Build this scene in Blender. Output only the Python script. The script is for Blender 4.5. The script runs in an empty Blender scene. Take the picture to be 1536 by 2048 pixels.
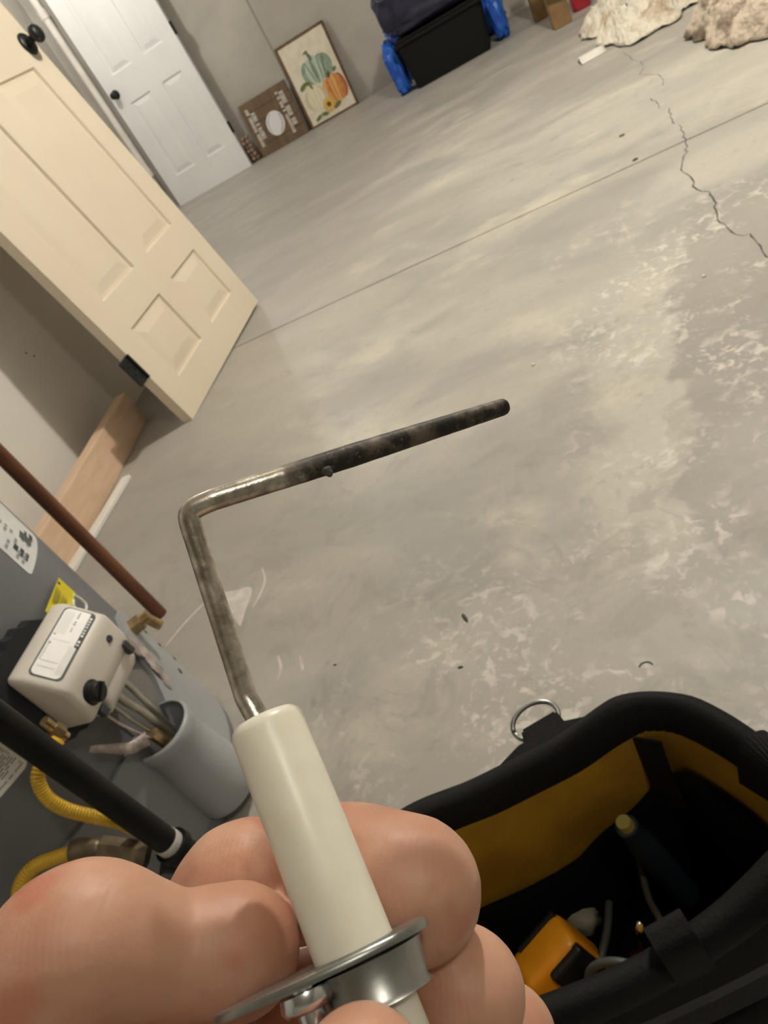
import bpy, bmesh, math, random
from math import sin, cos, pi, radians as R_
from mathutils import Vector as V, Matrix, noise
sc = bpy.context.scene
COL = sc.collection
random.seed(7)

# ------------------------------------------------------------------ camera
F_PX, CX, CY, CAM_H = 1446.7, 768.0, 1024.0, 0.75
_n = V((1985.65-CX, 2881.9-CY, F_PX)).normalized()
_Z = -_n
_Y = V((923.8-CX, -422.6-CY, F_PX)); _Y = (_Y-_Y.dot(_Z)*_Z).normalized()
_X = _Y.cross(_Z)
WM = Matrix((_X, _Y, _Z))                      # photograph camera axes (right, down, forward) -> room axes
CAM = V((0, 0, CAM_H))
def ray(px, py): return WM @ V((px-CX, py-CY, F_PX))
def ground(px, py, z=0.0):
    r = ray(px, py); return CAM + r*((z-CAM_H)/r.z)
def eye(px, py, d):
    return CAM + WM @ V(((px-CX)/F_PX*d, (py-CY)/F_PX*d, d))
def on_y(px, py, y):
    r = ray(px, py); return CAM + r*(y/r.y)
cam = bpy.data.cameras.new('camera'); camo = bpy.data.objects.new('camera', cam); COL.objects.link(camo)
M3 = Matrix((WM @ V((1, 0, 0)), WM @ V((0, -1, 0)), WM @ V((0, 0, -1)))).transposed()
camo.matrix_world = Matrix.Translation(CAM) @ M3.to_4x4()
cam.sensor_fit = 'HORIZONTAL'; cam.sensor_width = 36; cam.lens = F_PX/1536*36
cam.clip_start = 0.005; cam.clip_end = 60
cam.dof.use_dof = True; cam.dof.focus_distance = 0.135; cam.dof.aperture_fstop = 75
sc.camera = camo

# ------------------------------------------------------------------ world, lights, exposure
w = bpy.data.worlds.new('world'); sc.world = w; w.use_nodes = True
w.node_tree.nodes['Background'].inputs[0].default_value = (1, .96, .90, 1)
w.node_tree.nodes['Background'].inputs[1].default_value = 0.02
def lamp(name, loc, watts, col, rad):
    l = bpy.data.lights.new(name, 'POINT'); l.energy = watts; l.color = col; l.shadow_soft_size = rad
    o = bpy.data.objects.new(name, l); o.location = loc; COL.objects.link(o); return o
WARM = (1, .945, .85)
lamp('bulb_or_fill', (.45, 2.5, 2.32), 98, WARM, .06)
lamp('bulb_or_fill', (-2.75, 5.1, 2.25), 30, (1, .98, .95), .06)
lamp('bulb_or_fill', (.9, -.1, 2.32), 15, WARM, .08)  # fill lamp added to brighten the hand and camera-facing sides
sc.view_settings.view_transform = 'Standard'; sc.view_settings.look = 'None'
sc.view_settings.gamma = 1; sc.view_settings.use_curve_mapping = False
sc.view_settings.exposure = 0.72

# ------------------------------------------------------------------ materials
def newmat(name):
    m = bpy.data.materials.new(name); m.use_nodes = True
    nt = m.node_tree; return m, nt, nt.nodes['Principled BSDF']
def N(nt, t, **kw):
    n = nt.nodes.new(t)
    for k, v in kw.items():
        if k in n.inputs.keys(): n.inputs[k].default_value = v
        else: setattr(n, k, v)
    return n
def L(nt, a, b): nt.links.new(a, b)
def c4(c): return (c[0], c[1], c[2], 1)
def mixc(nt, fac, a, b):
    n = nt.nodes.new('ShaderNodeMix'); n.data_type = 'RGBA'
    for i, x in ((0, fac), (6, a), (7, b)):
        if isinstance(x, (int, float)): n.inputs[i].default_value = x
        elif isinstance(x, tuple): n.inputs[i].default_value = c4(x)
        else: L(nt, x, n.inputs[i])
    return n.outputs[2]
def math_(nt, op, a, b=None, c=None):
    n = nt.nodes.new('ShaderNodeMath'); n.operation = op
    for i, x in enumerate((a, b, c)):
        if x is None: continue
        if isinstance(x, (int, float)): n.inputs[i].default_value = x
        else: L(nt, x, n.inputs[i])
    return n.outputs[0]
def ramp(nt, f, a, b, c=0.0, d=1.0, smooth=True):
    n = nt.nodes.new('ShaderNodeMapRange')
    if smooth: n.interpolation_type = 'SMOOTHSTEP'
    L(nt, f, n.inputs[0]); n.inputs[1].default_value = a; n.inputs[2].default_value = b
    n.inputs[3].default_value = c; n.inputs[4].default_value = d
    return n.outputs[0]
def noisef(nt, vec, scale, detail=3, rough=.5, dist=0.0):
    n = N(nt, 'ShaderNodeTexNoise'); n.inputs['Scale'].default_value = scale
    n.inputs['Detail'].default_value = detail; n.inputs['Roughness'].default_value = rough
    n.inputs['Distortion'].default_value = dist
    if vec is not None: L(nt, vec, n.inputs['Vector'])
    return n.outputs['Fac']
def mapping(nt, vec, scale=(1, 1, 1), rot=(0, 0, 0), loc=(0, 0, 0)):
    n = N(nt, 'ShaderNodeMapping'); n.inputs['Scale'].default_value = scale
    n.inputs['Rotation'].default_value = rot; n.inputs['Location'].default_value = loc
    L(nt, vec, n.inputs['Vector']); return n.outputs[0]
def bump(nt, bs, h, strength=.3, dist=.01):
    b = N(nt, 'ShaderNodeBump'); b.inputs['Strength'].default_value = strength
    b.inputs['Distance'].default_value = dist; L(nt, h, b.inputs['Height']); L(nt, b.outputs[0], bs.inputs['Normal'])
def mat(name, col, rough=.5, metal=0., col2=None, scale=20, bstr=0, bscale=60, bdist=.002, stretch=(1, 1, 1), lo=.35, hi=.65, spec=None, detail=4):
    m, nt, bs = newmat(name)
    bs.inputs['Base Color'].default_value = c4(col); bs.inputs['Roughness'].default_value = rough
    bs.inputs['Metallic'].default_value = metal
    if spec is not None: bs.inputs['Specular IOR Level'].default_value = spec
    tc = N(nt, 'ShaderNodeTexCoord').outputs['Object']
    vec = mapping(nt, tc, stretch)
    if col2 is not None:
        f = ramp(nt, noisef(nt, vec, scale, detail), lo, hi)
        L(nt, mixc(nt, f, col, col2), bs.inputs['Base Color'])
    if bstr: bump(nt, bs, noisef(nt, vec, bscale, 4), bstr, bdist)
    return m

def floor_mat():
    m, nt, bs = newmat('concrete_floor')
    P = N(nt, 'ShaderNodeNewGeometry').outputs['Position']
    sp = N(nt, 'ShaderNodeSeparateXYZ'); L(nt, P, sp.inputs[0]); X, Y = sp.outputs[0], sp.outputs[1]
    st = mapping(nt, P, (1, 2.6, 1), (0, 0, R_(14)))
    big = ramp(nt, noisef(nt, st, .8, 4, .5, .6), .3, .7)
    col = mixc(nt, big, (.39, .375, .335), (.52, .50, .45))
    gr = ramp(nt, noisef(nt, mapping(nt, P, (1, 1.9, 1), (0, 0, .3), (3, 1, 0)), 1.7, 5, .6, .8), .42, .66)
    col = mixc(nt, math_(nt, 'MULTIPLY', gr, .7), col, (.31, .315, .295))
    cr = ramp(nt, noisef(nt, mapping(nt, P, (1, 1.5, 1), (0, 0, .5), (7, 4, 0)), 2.8, 6, .62), .52, .72)
    col = mixc(nt, math_(nt, 'MULTIPLY', cr, .75), col, (.62, .59, .50))
    # darker grey cast patch on the right with its own outline
    x0 = math_(nt, 'MULTIPLY_ADD', Y, .19, -.175)
    nb = math_(nt, 'MULTIPLY', math_(nt, 'SUBTRACT', noisef(nt, P, 5.5, 5, .6), .5), .26)
    d = math_(nt, 'ADD', math_(nt, 'SUBTRACT', X, x0), nb)
    ymask = math_(nt, 'MULTIPLY', ramp(nt, Y, .62, .85), ramp(nt, Y, 1.95, 1.25))
    pm = math_(nt, 'MULTIPLY', ramp(nt, d, -.010, .022), ymask)
    lb = math_(nt, 'MULTIPLY', math_(nt, 'MULTIPLY', ramp(nt, d, -.16, -.10), ramp(nt, d, .02, .0)), ymask)
    col = mixc(nt, math_(nt, 'MULTIPLY', lb, .55), col, (.60, .57, .50))
    col = mixc(nt, math_(nt, 'MULTIPLY', pm, .7), col, (.31, .29, .265))
    # pale speckles, strongest close by and on the right
    spk = ramp(nt, noisef(nt, P, 34, 3, .55, .5), .53, .62)
    spk2 = ramp(nt, noisef(nt, mapping(nt, P, loc=(5, 2, 0)), 75, 2, .5, .3), .56, .66)
    spk = math_(nt, 'MAXIMUM', spk, math_(nt, 'MULTIPLY', spk2, .6))
    cl = ramp(nt, noisef(nt, P, 5, 4, .6), .44, .6)
    near = math_(nt, 'MAXIMUM', math_(nt, 'MULTIPLY', ramp(nt, Y, 1.0, .6), ramp(nt, X, -.75, -.35)), math_(nt, 'MULTIPLY', ramp(nt, X, -.25, -.02), ramp(nt, Y, 2.0, 1.7)))
    sm = math_(nt, 'MULTIPLY', math_(nt, 'MULTIPLY', spk, cl), near)
    col = mixc(nt, math_(nt, 'MULTIPLY', sm, .8), col, (.74, .715, .66))
    # greyer tone towards the stud wall, and darker blotches close by
    lf = ramp(nt, math_(nt, 'ADD', X, math_(nt, 'MULTIPLY', noisef(nt, P, 2.5, 4, .6), .5)), -.35, -.85)
    col = mixc(nt, math_(nt, 'MULTIPLY', lf, .6), col, (.33, .31, .28))
    bl = math_(nt, 'MULTIPLY', ramp(nt, noisef(nt, P, 8, 6, .7, .8), .50, .60), ramp(nt, Y, 1.6, .9))
    col = mixc(nt, math_(nt, 'MULTIPLY', bl, .45), col, (.30, .29, .255))
    # dark mottling
    dk = ramp(nt, noisef(nt, P, 11, 7, .68, .4), .58, .74)
    col = mixc(nt, math_(nt, 'MULTIPLY', dk, .6), col, (.25, .24, .215))
    fine = noisef(nt, P, 60, 6, .65)
    col = mixc(nt, ramp(nt, fine, .3, .7, 0, .22), col, (.34, .32, .285))
    L(nt, col, bs.inputs['Base Color'])
    L(nt, ramp(nt, noisef(nt, st, 3, 5, .6), .3, .7, .42, .62), bs.inputs['Roughness'])
    bs.inputs['Specular IOR Level'].default_value = .35
    h = math_(nt, 'ADD', math_(nt, 'MULTIPLY', noisef(nt, P, 14, 6, .6), .6), math_(nt, 'MULTIPLY', fine, .25))
    bump(nt, bs, h, .30, .004)
    return m
MF = floor_mat()
def wall_mat():
    m, nt, bs = newmat('poured_concrete_wall')
    P = N(nt, 'ShaderNodeNewGeometry').outputs['Position']
    a = ramp(nt, noisef(nt, P, 1.6, 5, .6, .5), .35, .65)
    col = mixc(nt, a, (.40, .375, .325), (.49, .465, .41))
    b = ramp(nt, noisef(nt, mapping(nt, P, (1, 1, .5)), 5, 6, .65), .55, .75)
    col = mixc(nt, math_(nt, 'MULTIPLY', b, .5), col, (.33, .31, .27))
    L(nt, col, bs.inputs['Base Color']); bs.inputs['Roughness'].default_value = .85
    bump(nt, bs, noisef(nt, P, 30, 6, .65), .35, .006); return m
MW = wall_mat()
MDRY = mat('painted_drywall', (.68, .655, .60), .8, col2=(.73, .70, .65), scale=3, bstr=.08, bscale=140, bdist=.001)
MCEIL = mat('unpainted_ceiling', (.42, .38, .32), .9, col2=(.5, .46, .38), scale=3)
MCREAM = mat('cream_door_paint', (.73, .645, .515), .42, col2=(.755, .675, .54), scale=3, bstr=.05, bscale=180, bdist=.0006)
MWHITE = mat('white_door_paint', (.80, .80, .79), .35, col2=(.84, .84, .83), scale=3, bstr=.05, bscale=180, bdist=.0006)
MBLACK = mat('matte_black_metal', (.012, .013, .014), .42, .3)
MPVC = mat('pipe_paint_offwhite', (.80, .77, .70), .5, col2=(.72, .69, .62), scale=8)
MCOPPER = mat('aged_copper', (.24, .105, .058), .42, .6, col2=(.14, .06, .036), scale=9, stretch=(3, 3, .6), lo=.4, hi=.6)
MPIPE = mat('black_iron_pipe', (.006, .0055, .005), .5, 0., spec=.22, col2=(.010, .009, .008), scale=30, bstr=.1, bscale=200, bdist=.0004)
MTANK = mat('grey_tank_enamel', (.155, .162, .178), .42, col2=(.17, .177, .192), scale=4, bstr=.03, bscale=60)
MTANK2 = mat('lit_light_grey_enamel', (.36, .375, .40), .42, col2=(.40, .415, .44), scale=5)  # paler than the tank; light on the access cover is put into the colour
MVALVE = mat('bone_plastic', (.71, .665, .60), .42, col2=(.75, .705, .64), scale=6, bstr=.05, bscale=300, bdist=.0004)
MPAPER = mat('label_paper', (.88, .88, .86), .4, col2=(.93, .93, .91), scale=40)
MLABW = mat('silver_label', (.78, .80, .80), .38, col2=(.70, .73, .74), scale=60)
MINK = mat('dark_ink', (.05, .055, .06), .6)
MINKG = mat('grey_ink', (.32, .34, .35), .6)
MORANGE = mat('orange_print', (.70, .16, .03), .5)
MYEL = mat('yellow_tag_card', (.80, .72, .02), .5, col2=(.72, .60, .02), scale=30)
MYELINK = mat('olive_ink', (.35, .30, .01), .6)
MHOSE = mat('yellow_coated_hose', (.72, .45, .03), .38, col2=(.62, .37, .03), scale=25)
MBRASS = mat('brass', (.62, .47, .27), .28, .85, col2=(.38, .26, .13), scale=45)
MDBRASS = mat('tarnished_brass', (.22, .17, .11), .42, .6, col2=(.12, .095, .065), scale=45)
MSTEEL = mat('zinc_plated_steel', (.42, .43, .42), .36, 1.0, col2=(.30, .31, .30), scale=90, bstr=.25, bscale=300, bdist=.0002)
MSILV = mat('silver_thread_tape', (.72, .71, .68), .4, .3)
MTUBE = mat('aluminium_tube', (.55, .53, .47), .3, .9, col2=(.40, .37, .31), scale=30)
MFOIL = mat('pinkish_insulation_tape', (.62, .54, .52), .45, .2, col2=(.35, .30, .29), scale=60, bstr=.5, bscale=90, bdist=.003)
MRUB = mat('black_foam', (.012, .013, .016), .8, bstr=.4, bscale=120, bdist=.002)
MPINE = mat('pine_board', (.64, .45, .305), .6, col2=(.70, .52, .37), scale=6, stretch=(8, 1, 8), bstr=.1)
MTRIM = mat('white_trim_paint', (.80, .78, .73), .5)
MFRAME = mat('rustic_brown_wood', (.16, .085, .035), .6, col2=(.09, .05, .022), scale=14, bstr=.3, bscale=60)
MBOARD = mat('dark_stained_board', (.115, .075, .045), .6, col2=(.17, .105, .055), scale=7, stretch=(6, 1, 1), bstr=.3, bscale=40)
MCANVAS = mat('cream_print_ground', (.74, .68, .54), .7, col2=(.66, .60, .47), scale=14)
MTOTE = mat('black_tote_plastic', (.008, .008, .008), .7, bstr=.1, bscale=60, spec=.2)
MNAVY = mat('navy_plastic_sheet', (.014, .015, .040), .38, col2=(.028, .028, .06), scale=8, bstr=.5, bscale=22, bdist=.01)
MBLUE = mat('blue_plastic_bag', (.012, .075, .46), .3, col2=(.02, .15, .62), scale=14, bstr=.6, bscale=30, bdist=.01)
MRED = mat('red_fabric', (.40, .02, .035), .7, bstr=.3, bscale=40)
MWOODP = mat('light_wood_post', (.27, .17, .07), .6, col2=(.20, .115, .045), scale=12, bstr=.2)
MCLOTH = mat('cream_cloth', (.80, .75, .64), .85, col2=(.50, .40, .28), scale=9, bstr=1, bscale=45, bdist=.02, lo=.5, hi=.68)
MCRAFT = mat('crumpled_tan_paper', (.56, .48, .39), .8, col2=(.24, .185, .14), scale=11, bstr=1, bscale=40, bdist=.02, lo=.48, hi=.62)  # second, darker tone paints in the shade of the hollows between folds
MCHIP = mat('dark_debris', (.06, .055, .05), .7)
MCHIPW = mat('pale_debris', (.85, .84, .80), .3)
MCRACK = mat('crack_shadow', (.10, .09, .08), .9)
MCHALK = mat('chalky_residue', (.66, .63, .60), .9, col2=(.55, .52, .48), scale=40)
MBAG = mat('black_ballistic_nylon', (.005, .0048, .0048), .8, col2=(.009, .0085, .0085), scale=300, bstr=.5, bscale=500, bdist=.001, spec=.15)
MWEB = mat('black_webbing', (.008, .0075, .0078), .75, bstr=.6, bscale=400, bdist=.001, stretch=(1, 1, .3), spec=.2)
MLINE = mat('yellow_lining', (.36, .205, .010), .75, col2=(.28, .15, .008), scale=20, bstr=.4, bscale=30, bdist=.004)
MINBAG = mat('black_lining', (.003, .003, .0035), .9, spec=.08)
MTOOLY = mat('orange_yellow_tool_plastic', (.80, .34, .015), .35, col2=(.72, .28, .012), scale=40)
MCHROME = mat('chrome', (.85, .85, .85), .12, 1.0)
MCABLE = mat('grey_cable_rubber', (.055, .058, .06), .5)
MDBLUE = mat('blue_black_rubber', (.012, .020, .028), .5)
MDKRED = mat('dark_red_plastic', (.05, .006, .006), .4)
MRAGD = mat('dull_cream_plastic', (.22, .20, .15), .6)

def ceramic_mat():
    m, nt, bs = newmat('white_ceramic')
    bs.inputs['Base Color'].default_value = (.84, .80, .68, 1); bs.inputs['Roughness'].default_value = .33
    bs.inputs['Subsurface Weight'].default_value = .35; bs.inputs['Subsurface Radius'].default_value = (1, .85, .6)
    bs.inputs['Subsurface Scale'].default_value = .0015
    tc = N(nt, 'ShaderNodeTexCoord').outputs['Object']
    f = ramp(nt, noisef(nt, tc, 160, 4), .3, .7)
    L(nt, mixc(nt, f, (.90, .875, .77), (.86, .83, .71)), bs.inputs['Base Color']); return m
MCER = ceramic_mat()
def rod_mat():
    # bare metal near the porcelain, soot further along (own wear of the rod, measured along its length by UV)
    m, nt, bs = newmat('sooted_rod_metal')
    uv = N(nt, 'ShaderNodeUVMap').outputs[0]; sp = N(nt, 'ShaderNodeSeparateXYZ'); L(nt, uv, sp.inputs[0])
    tc = N(nt, 'ShaderNodeTexCoord').outputs['Object']
    n1 = noisef(nt, tc, 260, 5, .65); n2 = noisef(nt, tc, 900, 4, .6)
    t = math_(nt, 'ADD', sp.outputs[0], math_(nt, 'MULTIPLY', math_(nt, 'SUBTRACT', n1, .5), .22))
    soot = ramp(nt, t, .50, .60)
    clean = mixc(nt, ramp(nt, n1, .35, .65), (.66, .63, .56), (.34, .31, .26))
    sc1 = mixc(nt, ramp(nt, n1, .42, .68), (.022, .018, .014), (.15, .125, .10))
    sc1 = mixc(nt, ramp(nt, n2, .58, .72, 0, .6), sc1, (.22, .19, .15))
    L(nt, mixc(nt, soot, clean, sc1), bs.inputs['Base Color'])
    L(nt, ramp(nt, soot, 0, 1, .9, .35), bs.inputs['Metallic'])
    L(nt, math_(nt, 'ADD', ramp(nt, soot, 0, 1, .22, .50), math_(nt, 'MULTIPLY', n2, .15)), bs.inputs['Roughness'])
    bump(nt, bs, math_(nt, 'ADD', n1, math_(nt, 'MULTIPLY', n2, .6)), .35, .00025); return m
MROD = rod_mat()
def skin_mat():
    m, nt, bs = newmat('skin')
    tc = N(nt, 'ShaderNodeTexCoord').outputs['Object']
    a = ramp(nt, noisef(nt, tc, 55, 3, .5), .35, .65)
    col = mixc(nt, a, (.50, .255, .17), (.58, .335, .235))
    r = ramp(nt, noisef(nt, mapping(nt, tc, loc=(2, 3, 1)), 75, 2, .5), .5, .7)
    col = mixc(nt, math_(nt, 'MULTIPLY', r, .7), col, (.48, .165, .105))
    L(nt, col, bs.inputs['Base Color'])
    bs.inputs['Roughness'].default_value = .5
    bs.inputs['Subsurface Weight'].default_value = .35; bs.inputs['Subsurface Radius'].default_value = (1, .35, .2)
    bs.inputs['Subsurface Scale'].default_value = .0035
    wv = N(nt, 'ShaderNodeTexWave'); wv.inputs['Scale'].default_value = 330; wv.inputs['Distortion'].default_value = 14
    wv.inputs['Detail'].default_value = 2; wv.inputs['Detail Scale'].default_value = .25; L(nt, tc, wv.inputs['Vector'])
    h = math_(nt, 'ADD', math_(nt, 'MULTIPLY', wv.outputs['Fac'], .05), math_(nt, 'MULTIPLY', noisef(nt, tc, 170, 5, .6), 1.0))
    bump(nt, bs, h, .3, .0008); return m
MSKIN = skin_mat()
MNAIL = mat('fingernail', (.70, .47, .40), .3)

# ------------------------------------------------------------------ mesh helpers
def finish(bm, name, m, parent=None, smooth=False, loc=None):
    bmesh.ops.recalc_face_normals(bm, faces=bm.faces)
    me = bpy.data.meshes.new(name); bm.to_mesh(me); bm.free()
    for x in (m if isinstance(m, (list, tuple)) else [m]): me.materials.append(x)
    if smooth:
        for p in me.polygons: p.use_smooth = True
    o = bpy.data.objects.new(name, me); COL.objects.link(o)
    if parent is not None: o.parent = parent
    if loc is not None: o.location = loc
    return o
def autosmooth(o, ang=35):
    me = o.data
    for p in me.polygons: p.use_smooth = True
    bm = bmesh.new(); bm.from_mesh(me)
    for e in bm.edges:
        if len(e.link_faces) == 2 and e.calc_face_angle(0) > R_(ang): e.smooth = False
    bm.to_mesh(me); bm.free(); return o
def tag(o, label=None, cat=None, group=None, kind=None):
    if label: o['label'] = label
    if cat: o['category'] = cat
    if group: o['group'] = group
    if kind: o['kind'] = kind
    return o
def thing(name, loc, label, cat, group=None, mat4=None):
    o = bpy.data.objects.new(name, None); COL.objects.link(o); o.empty_display_size = .05
    if mat4 is not None: o.matrix_world = mat4
    else: o.location = loc
    return tag(o, label, cat, group)
def box(bm, lo, hi, bev=0.0, M=None, mi=0, seg=2):
    lo, hi = V(lo), V(hi)
    r = bmesh.ops.create_cube(bm, size=1); vs = r['verts']
    for v in vs: v.co = V(((lo[i]+hi[i])/2 + v.co[i]*(hi[i]-lo[i])) for i in range(3))
    fs = set(f for v in vs for f in v.link_faces)
    if bev:
        rr = bmesh.ops.bevel(bm, geom=list(set(e for v in vs for e in v.link_edges)), offset=bev, segments=seg, affect='EDGES', profile=.5)
        fs = set(rr['faces']) | set(f for f in fs if f.is_valid)
        vs = list(set(v for f in fs for v in f.verts))
    for f in fs:
        if f.is_valid: f.material_index = mi
    if M is not None:
        for v in vs: v.co = M @ v.co
    return vs
def frames(pts):
    T = []
    for i in range(len(pts)):
        a = pts[max(i-1, 0)]; b = pts[min(i+1, len(pts)-1)]
        T.append((b-a).normalized())
    up = V((0, 0, 1)) if abs(T[0].z) < .9 else V((1, 0, 0))
    n = (up-T[0]*up.dot(T[0])).normalized(); out = []
    for t in T:
        n = (n-t*n.dot(t)).normalized(); out.append((t, n, t.cross(n)))
    return out
def tube(bm, pts, rad, seg=16, cap=True, uv=False, mi=0, flat=1.0, phase=0):
    pts = [V(p) for p in pts]; fr = frames(pts)
    rad = rad if isinstance(rad, (list, tuple)) else [rad]*len(pts)
    tot = sum((pts[i+1]-pts[i]).length for i in range(len(pts)-1)) or 1
    rings = []; s = 0; S = []
    for i, (p, (t, n, b)) in enumerate(zip(pts, fr)):
        if i: s += (pts[i]-pts[i-1]).length
        S.append(s/tot)
        rings.append([bm.verts.new(p+(n*cos(2*pi*k/seg+phase)+b*sin(2*pi*k/seg+phase)*flat)*rad[i]) for k in range(seg)])
    ul = bm.loops.layers.uv.verify() if uv else None
    for i in range(len(rings)-1):
        for k in range(seg):
            f = bm.faces.new((rings[i][k], rings[i][(k+1) % seg], rings[i+1][(k+1) % seg], rings[i+1][k])); f.material_index = mi
            if ul is not None:
                for lp in f.loops: lp[ul].uv = (S[i] if lp.vert in rings[i] else S[i+1], k/seg)
    if cap:
        for r, si in ((rings[0], 0), (rings[-1], 1)):
            f = bm.faces.new(r); f.material_index = mi
            if ul is not None:
                for lp in f.loops: lp[ul].uv = (si, 0)
    return rings
def lathe(bm, prof, M=None, seg=24, mi=0):
    """profile of (radius, height) revolved about local Z"""
    rings = []
    for r, z in prof:
        ring = []
        for k in range(seg):
            p = V((r*cos(2*pi*k/seg), r*sin(2*pi*k/seg), z)); ring.append(bm.verts.new(M @ p if M is not None else p))
        rings.append(ring)
    for a, b in zip(rings, rings[1:]):
        for k in range(seg):
            f = bm.faces.new((a[k], a[(k+1) % seg], b[(k+1) % seg], b[k])); f.material_index = mi
    for r in (rings[0], rings[-1]):
        f = bm.faces.new(r); f.material_index = mi
def align(p, z, x=None):
    z = V(z).normalized(); x = V(x) if x is not None else (V((1, 0, 0)) if abs(z.x) < .9 else V((0, 1, 0)))
    x = (x-z*x.dot(z)).normalized(); y = z.cross(x)
    return Matrix.Translation(V(p)) @ Matrix((x, y, z)).transposed().to_4x4()
def smooth_path(pts, n=8):
    pts = [V(p) for p in pts]; out = []
    for i in range(len(pts)-1):
        p0 = pts[max(i-1, 0)]; p1 = pts[i]; p2 = pts[i+1]; p3 = pts[min(i+2, len(pts)-1)]
        for k in range(n):
            t = k/n
            out.append(.5*((2*p1)+(p2-p0)*t+(2*p0-5*p1+4*p2-p3)*t*t+(3*p1-p0-3*p2+p3)*t**3))
    out.append(pts[-1]); return out
def poly_prism(bm, pts, a, b, mi=0):
    """pts: list of 3D points (planar); extruded from offset a to offset b (vectors)"""
    A = [bm.verts.new(V(p)+V(a)) for p in pts]; B = [bm.verts.new(V(p)+V(b)) for p in pts]; n = len(pts)
    for f in (bm.faces.new(A), bm.faces.new(B)): f.material_index = mi
    for k in range(n): bm.faces.new((A[k], A[(k+1) % n], B[(k+1) % n], B[k])).material_index = mi

# ------------------------------------------------------------------ the setting
X0, X1, YF, YB, HC = -3.42, 3.6, 6.34, -2.4, 2.45
bm = bmesh.new()
JY, JW = 2.245, .0035
box(bm, (X0-.2, YB-.2, -.12), (X1+.2, JY-JW, 0)); box(bm, (X0-.2, JY+JW, -.12), (X1+.2, YF+.2, 0))
box(bm, (X0-.2, JY-JW, -.12), (X1+.2, JY+JW, -.004))
floor = tag(finish(bm, 'floor', MF), kind='structure')
# hairline crack wandering over the slab
ck = [[(710,300),(760,345),(800,350),(825,380),(800,430),(850,430),(905,430),(940,460),(935,490)],
      [(860,565),(890,580),(920,620)], [(970,620),(980,665),(1000,710)],
      [(1028,710),(1050,770),(1065,810),(1070,875),(1040,920),(1040,970),(1080,1010),(1115,1065),(1155,1100),(1200,1100),(1240,1165),(1230,1210),(1245,1260),(1290,1280),(1320,1330),(1400,1345),(1450,1350),(1490,1410),(1536,1470),(1600,1500)]]
bm = bmesh.new(); rr = random.Random(3)
for ci, line in enumerate(ck):
    P = [ground(1000+x/2.866, y/2.866) for x, y in line]; Q = []
    for a, b in zip(P, P[1:]):
        n = max(2, int((b-a).length/.018))
        for k in range(n):
            q = a.lerp(b, k/n); q += V((rr.uniform(-1, 1), rr.uniform(-1, 1), 0))*.004; Q.append(q)
    Q.append(P[-1]); prev = None
    for i, q in enumerate(Q):
        d = (Q[min(i+1, len(Q)-1)]-Q[max(i-1, 0)]).normalized(); s = V((-d.y, d.x, 0))
        wd = (.0009 if ci == 0 else .0013)*rr.uniform(.5, 1.5)*(1.25 if q.y < 2.3 else 1)
        cur = (bm.verts.new(q+s*wd+V((0, 0, .0004))), bm.verts.new(q-s*wd+V((0, 0, .0004))))
        if prev: bm.faces.new((prev[0], prev[1], cur[1], cur[0]))
        prev = cur
tag(finish(bm, 'crack', MCRACK, floor), kind='stuff')
# chalky residue marks
def flat_patch(px, z=.0005):
    return [ground(x, y)+V((0, 0, z)) for x, y in px]
bm = bmesh.new()
pts = smooth_path([ground(*p) for p in ((448,1184),(470,1181),(500,1174),(503,1190),(494,1214),(484,1246),(478,1250),(462,1222),(448,1184))], 5)[:-1]
bm.faces.new([bm.verts.new(p+V((0, 0, .0004))) for p in pts])
def streak(px, wd):
    Q = smooth_path([ground(*p) for p in px], 8); prev = None
    for i, q in enumerate(Q):
        d = (Q[min(i+1, len(Q)-1)]-Q[max(i-1, 0)]).normalized(); s = V((-d.y, d.x, 0)); k = wd*(.35+.65*sin(pi*min(max(i/len(Q), .02), .98)))
        cur = (bm.verts.new(q+s*k+V((0, 0, .0005))), bm.verts.new(q-s*k+V((0, 0, .0005))))
        if prev: bm.faces.new((prev[0], prev[1], cur[1], cur[0]))
        prev = cur
streak([(332,1292),(365,1252),(400,1215),(432,1186)], .0035)
streak([(524,1136),(530,1160),(520,1190),(506,1215)], .003)
streak([(556,1312),(562,1335),(556,1360)], .003); streak([(600,1312),(606,1340)], .003)
tag(finish(bm, 'residue_mark', MCHALK, floor), kind='stuff')

bm = bmesh.new(); box(bm, (X0-.2, YF, -.1), (X1+.2, YF+.2, HC)); wf = tag(finish(bm, 'wall_far', MW), kind='structure')
bm = bmesh.new()                                                           # form joints of the poured wall
for x in (-1.84, .35):
    box(bm, (x-.006, YF-.004, 0), (x+.006, YF+.001, HC-.01))
finish(bm, 'form_joint', mat('form_joint_grey', (.30, .29, .25), .9), wf)
bm = bmesh.new(); box(bm, (X1, YB, -.1), (X1+.2, YF, HC)); tag(finish(bm, 'wall_right', MW), kind='structure')
bm = bmesh.new(); box(bm, (X0-.2, YB-.2, -.1), (X1+.2, YB, HC)); tag(finish(bm, 'wall_back', MW), kind='structure')
bm = bmesh.new(); box(bm, (X0-.2, YB, -.1), (X0, YF, HC)); tag(finish(bm, 'wall_side', MW), kind='structure')
bm = bmesh.new(); box(bm, (X0-.2, YB-.2, HC), (X1+.2, YF+.2, HC+.1)); tag(finish(bm, 'ceiling', MCEIL), kind='structure')
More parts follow.
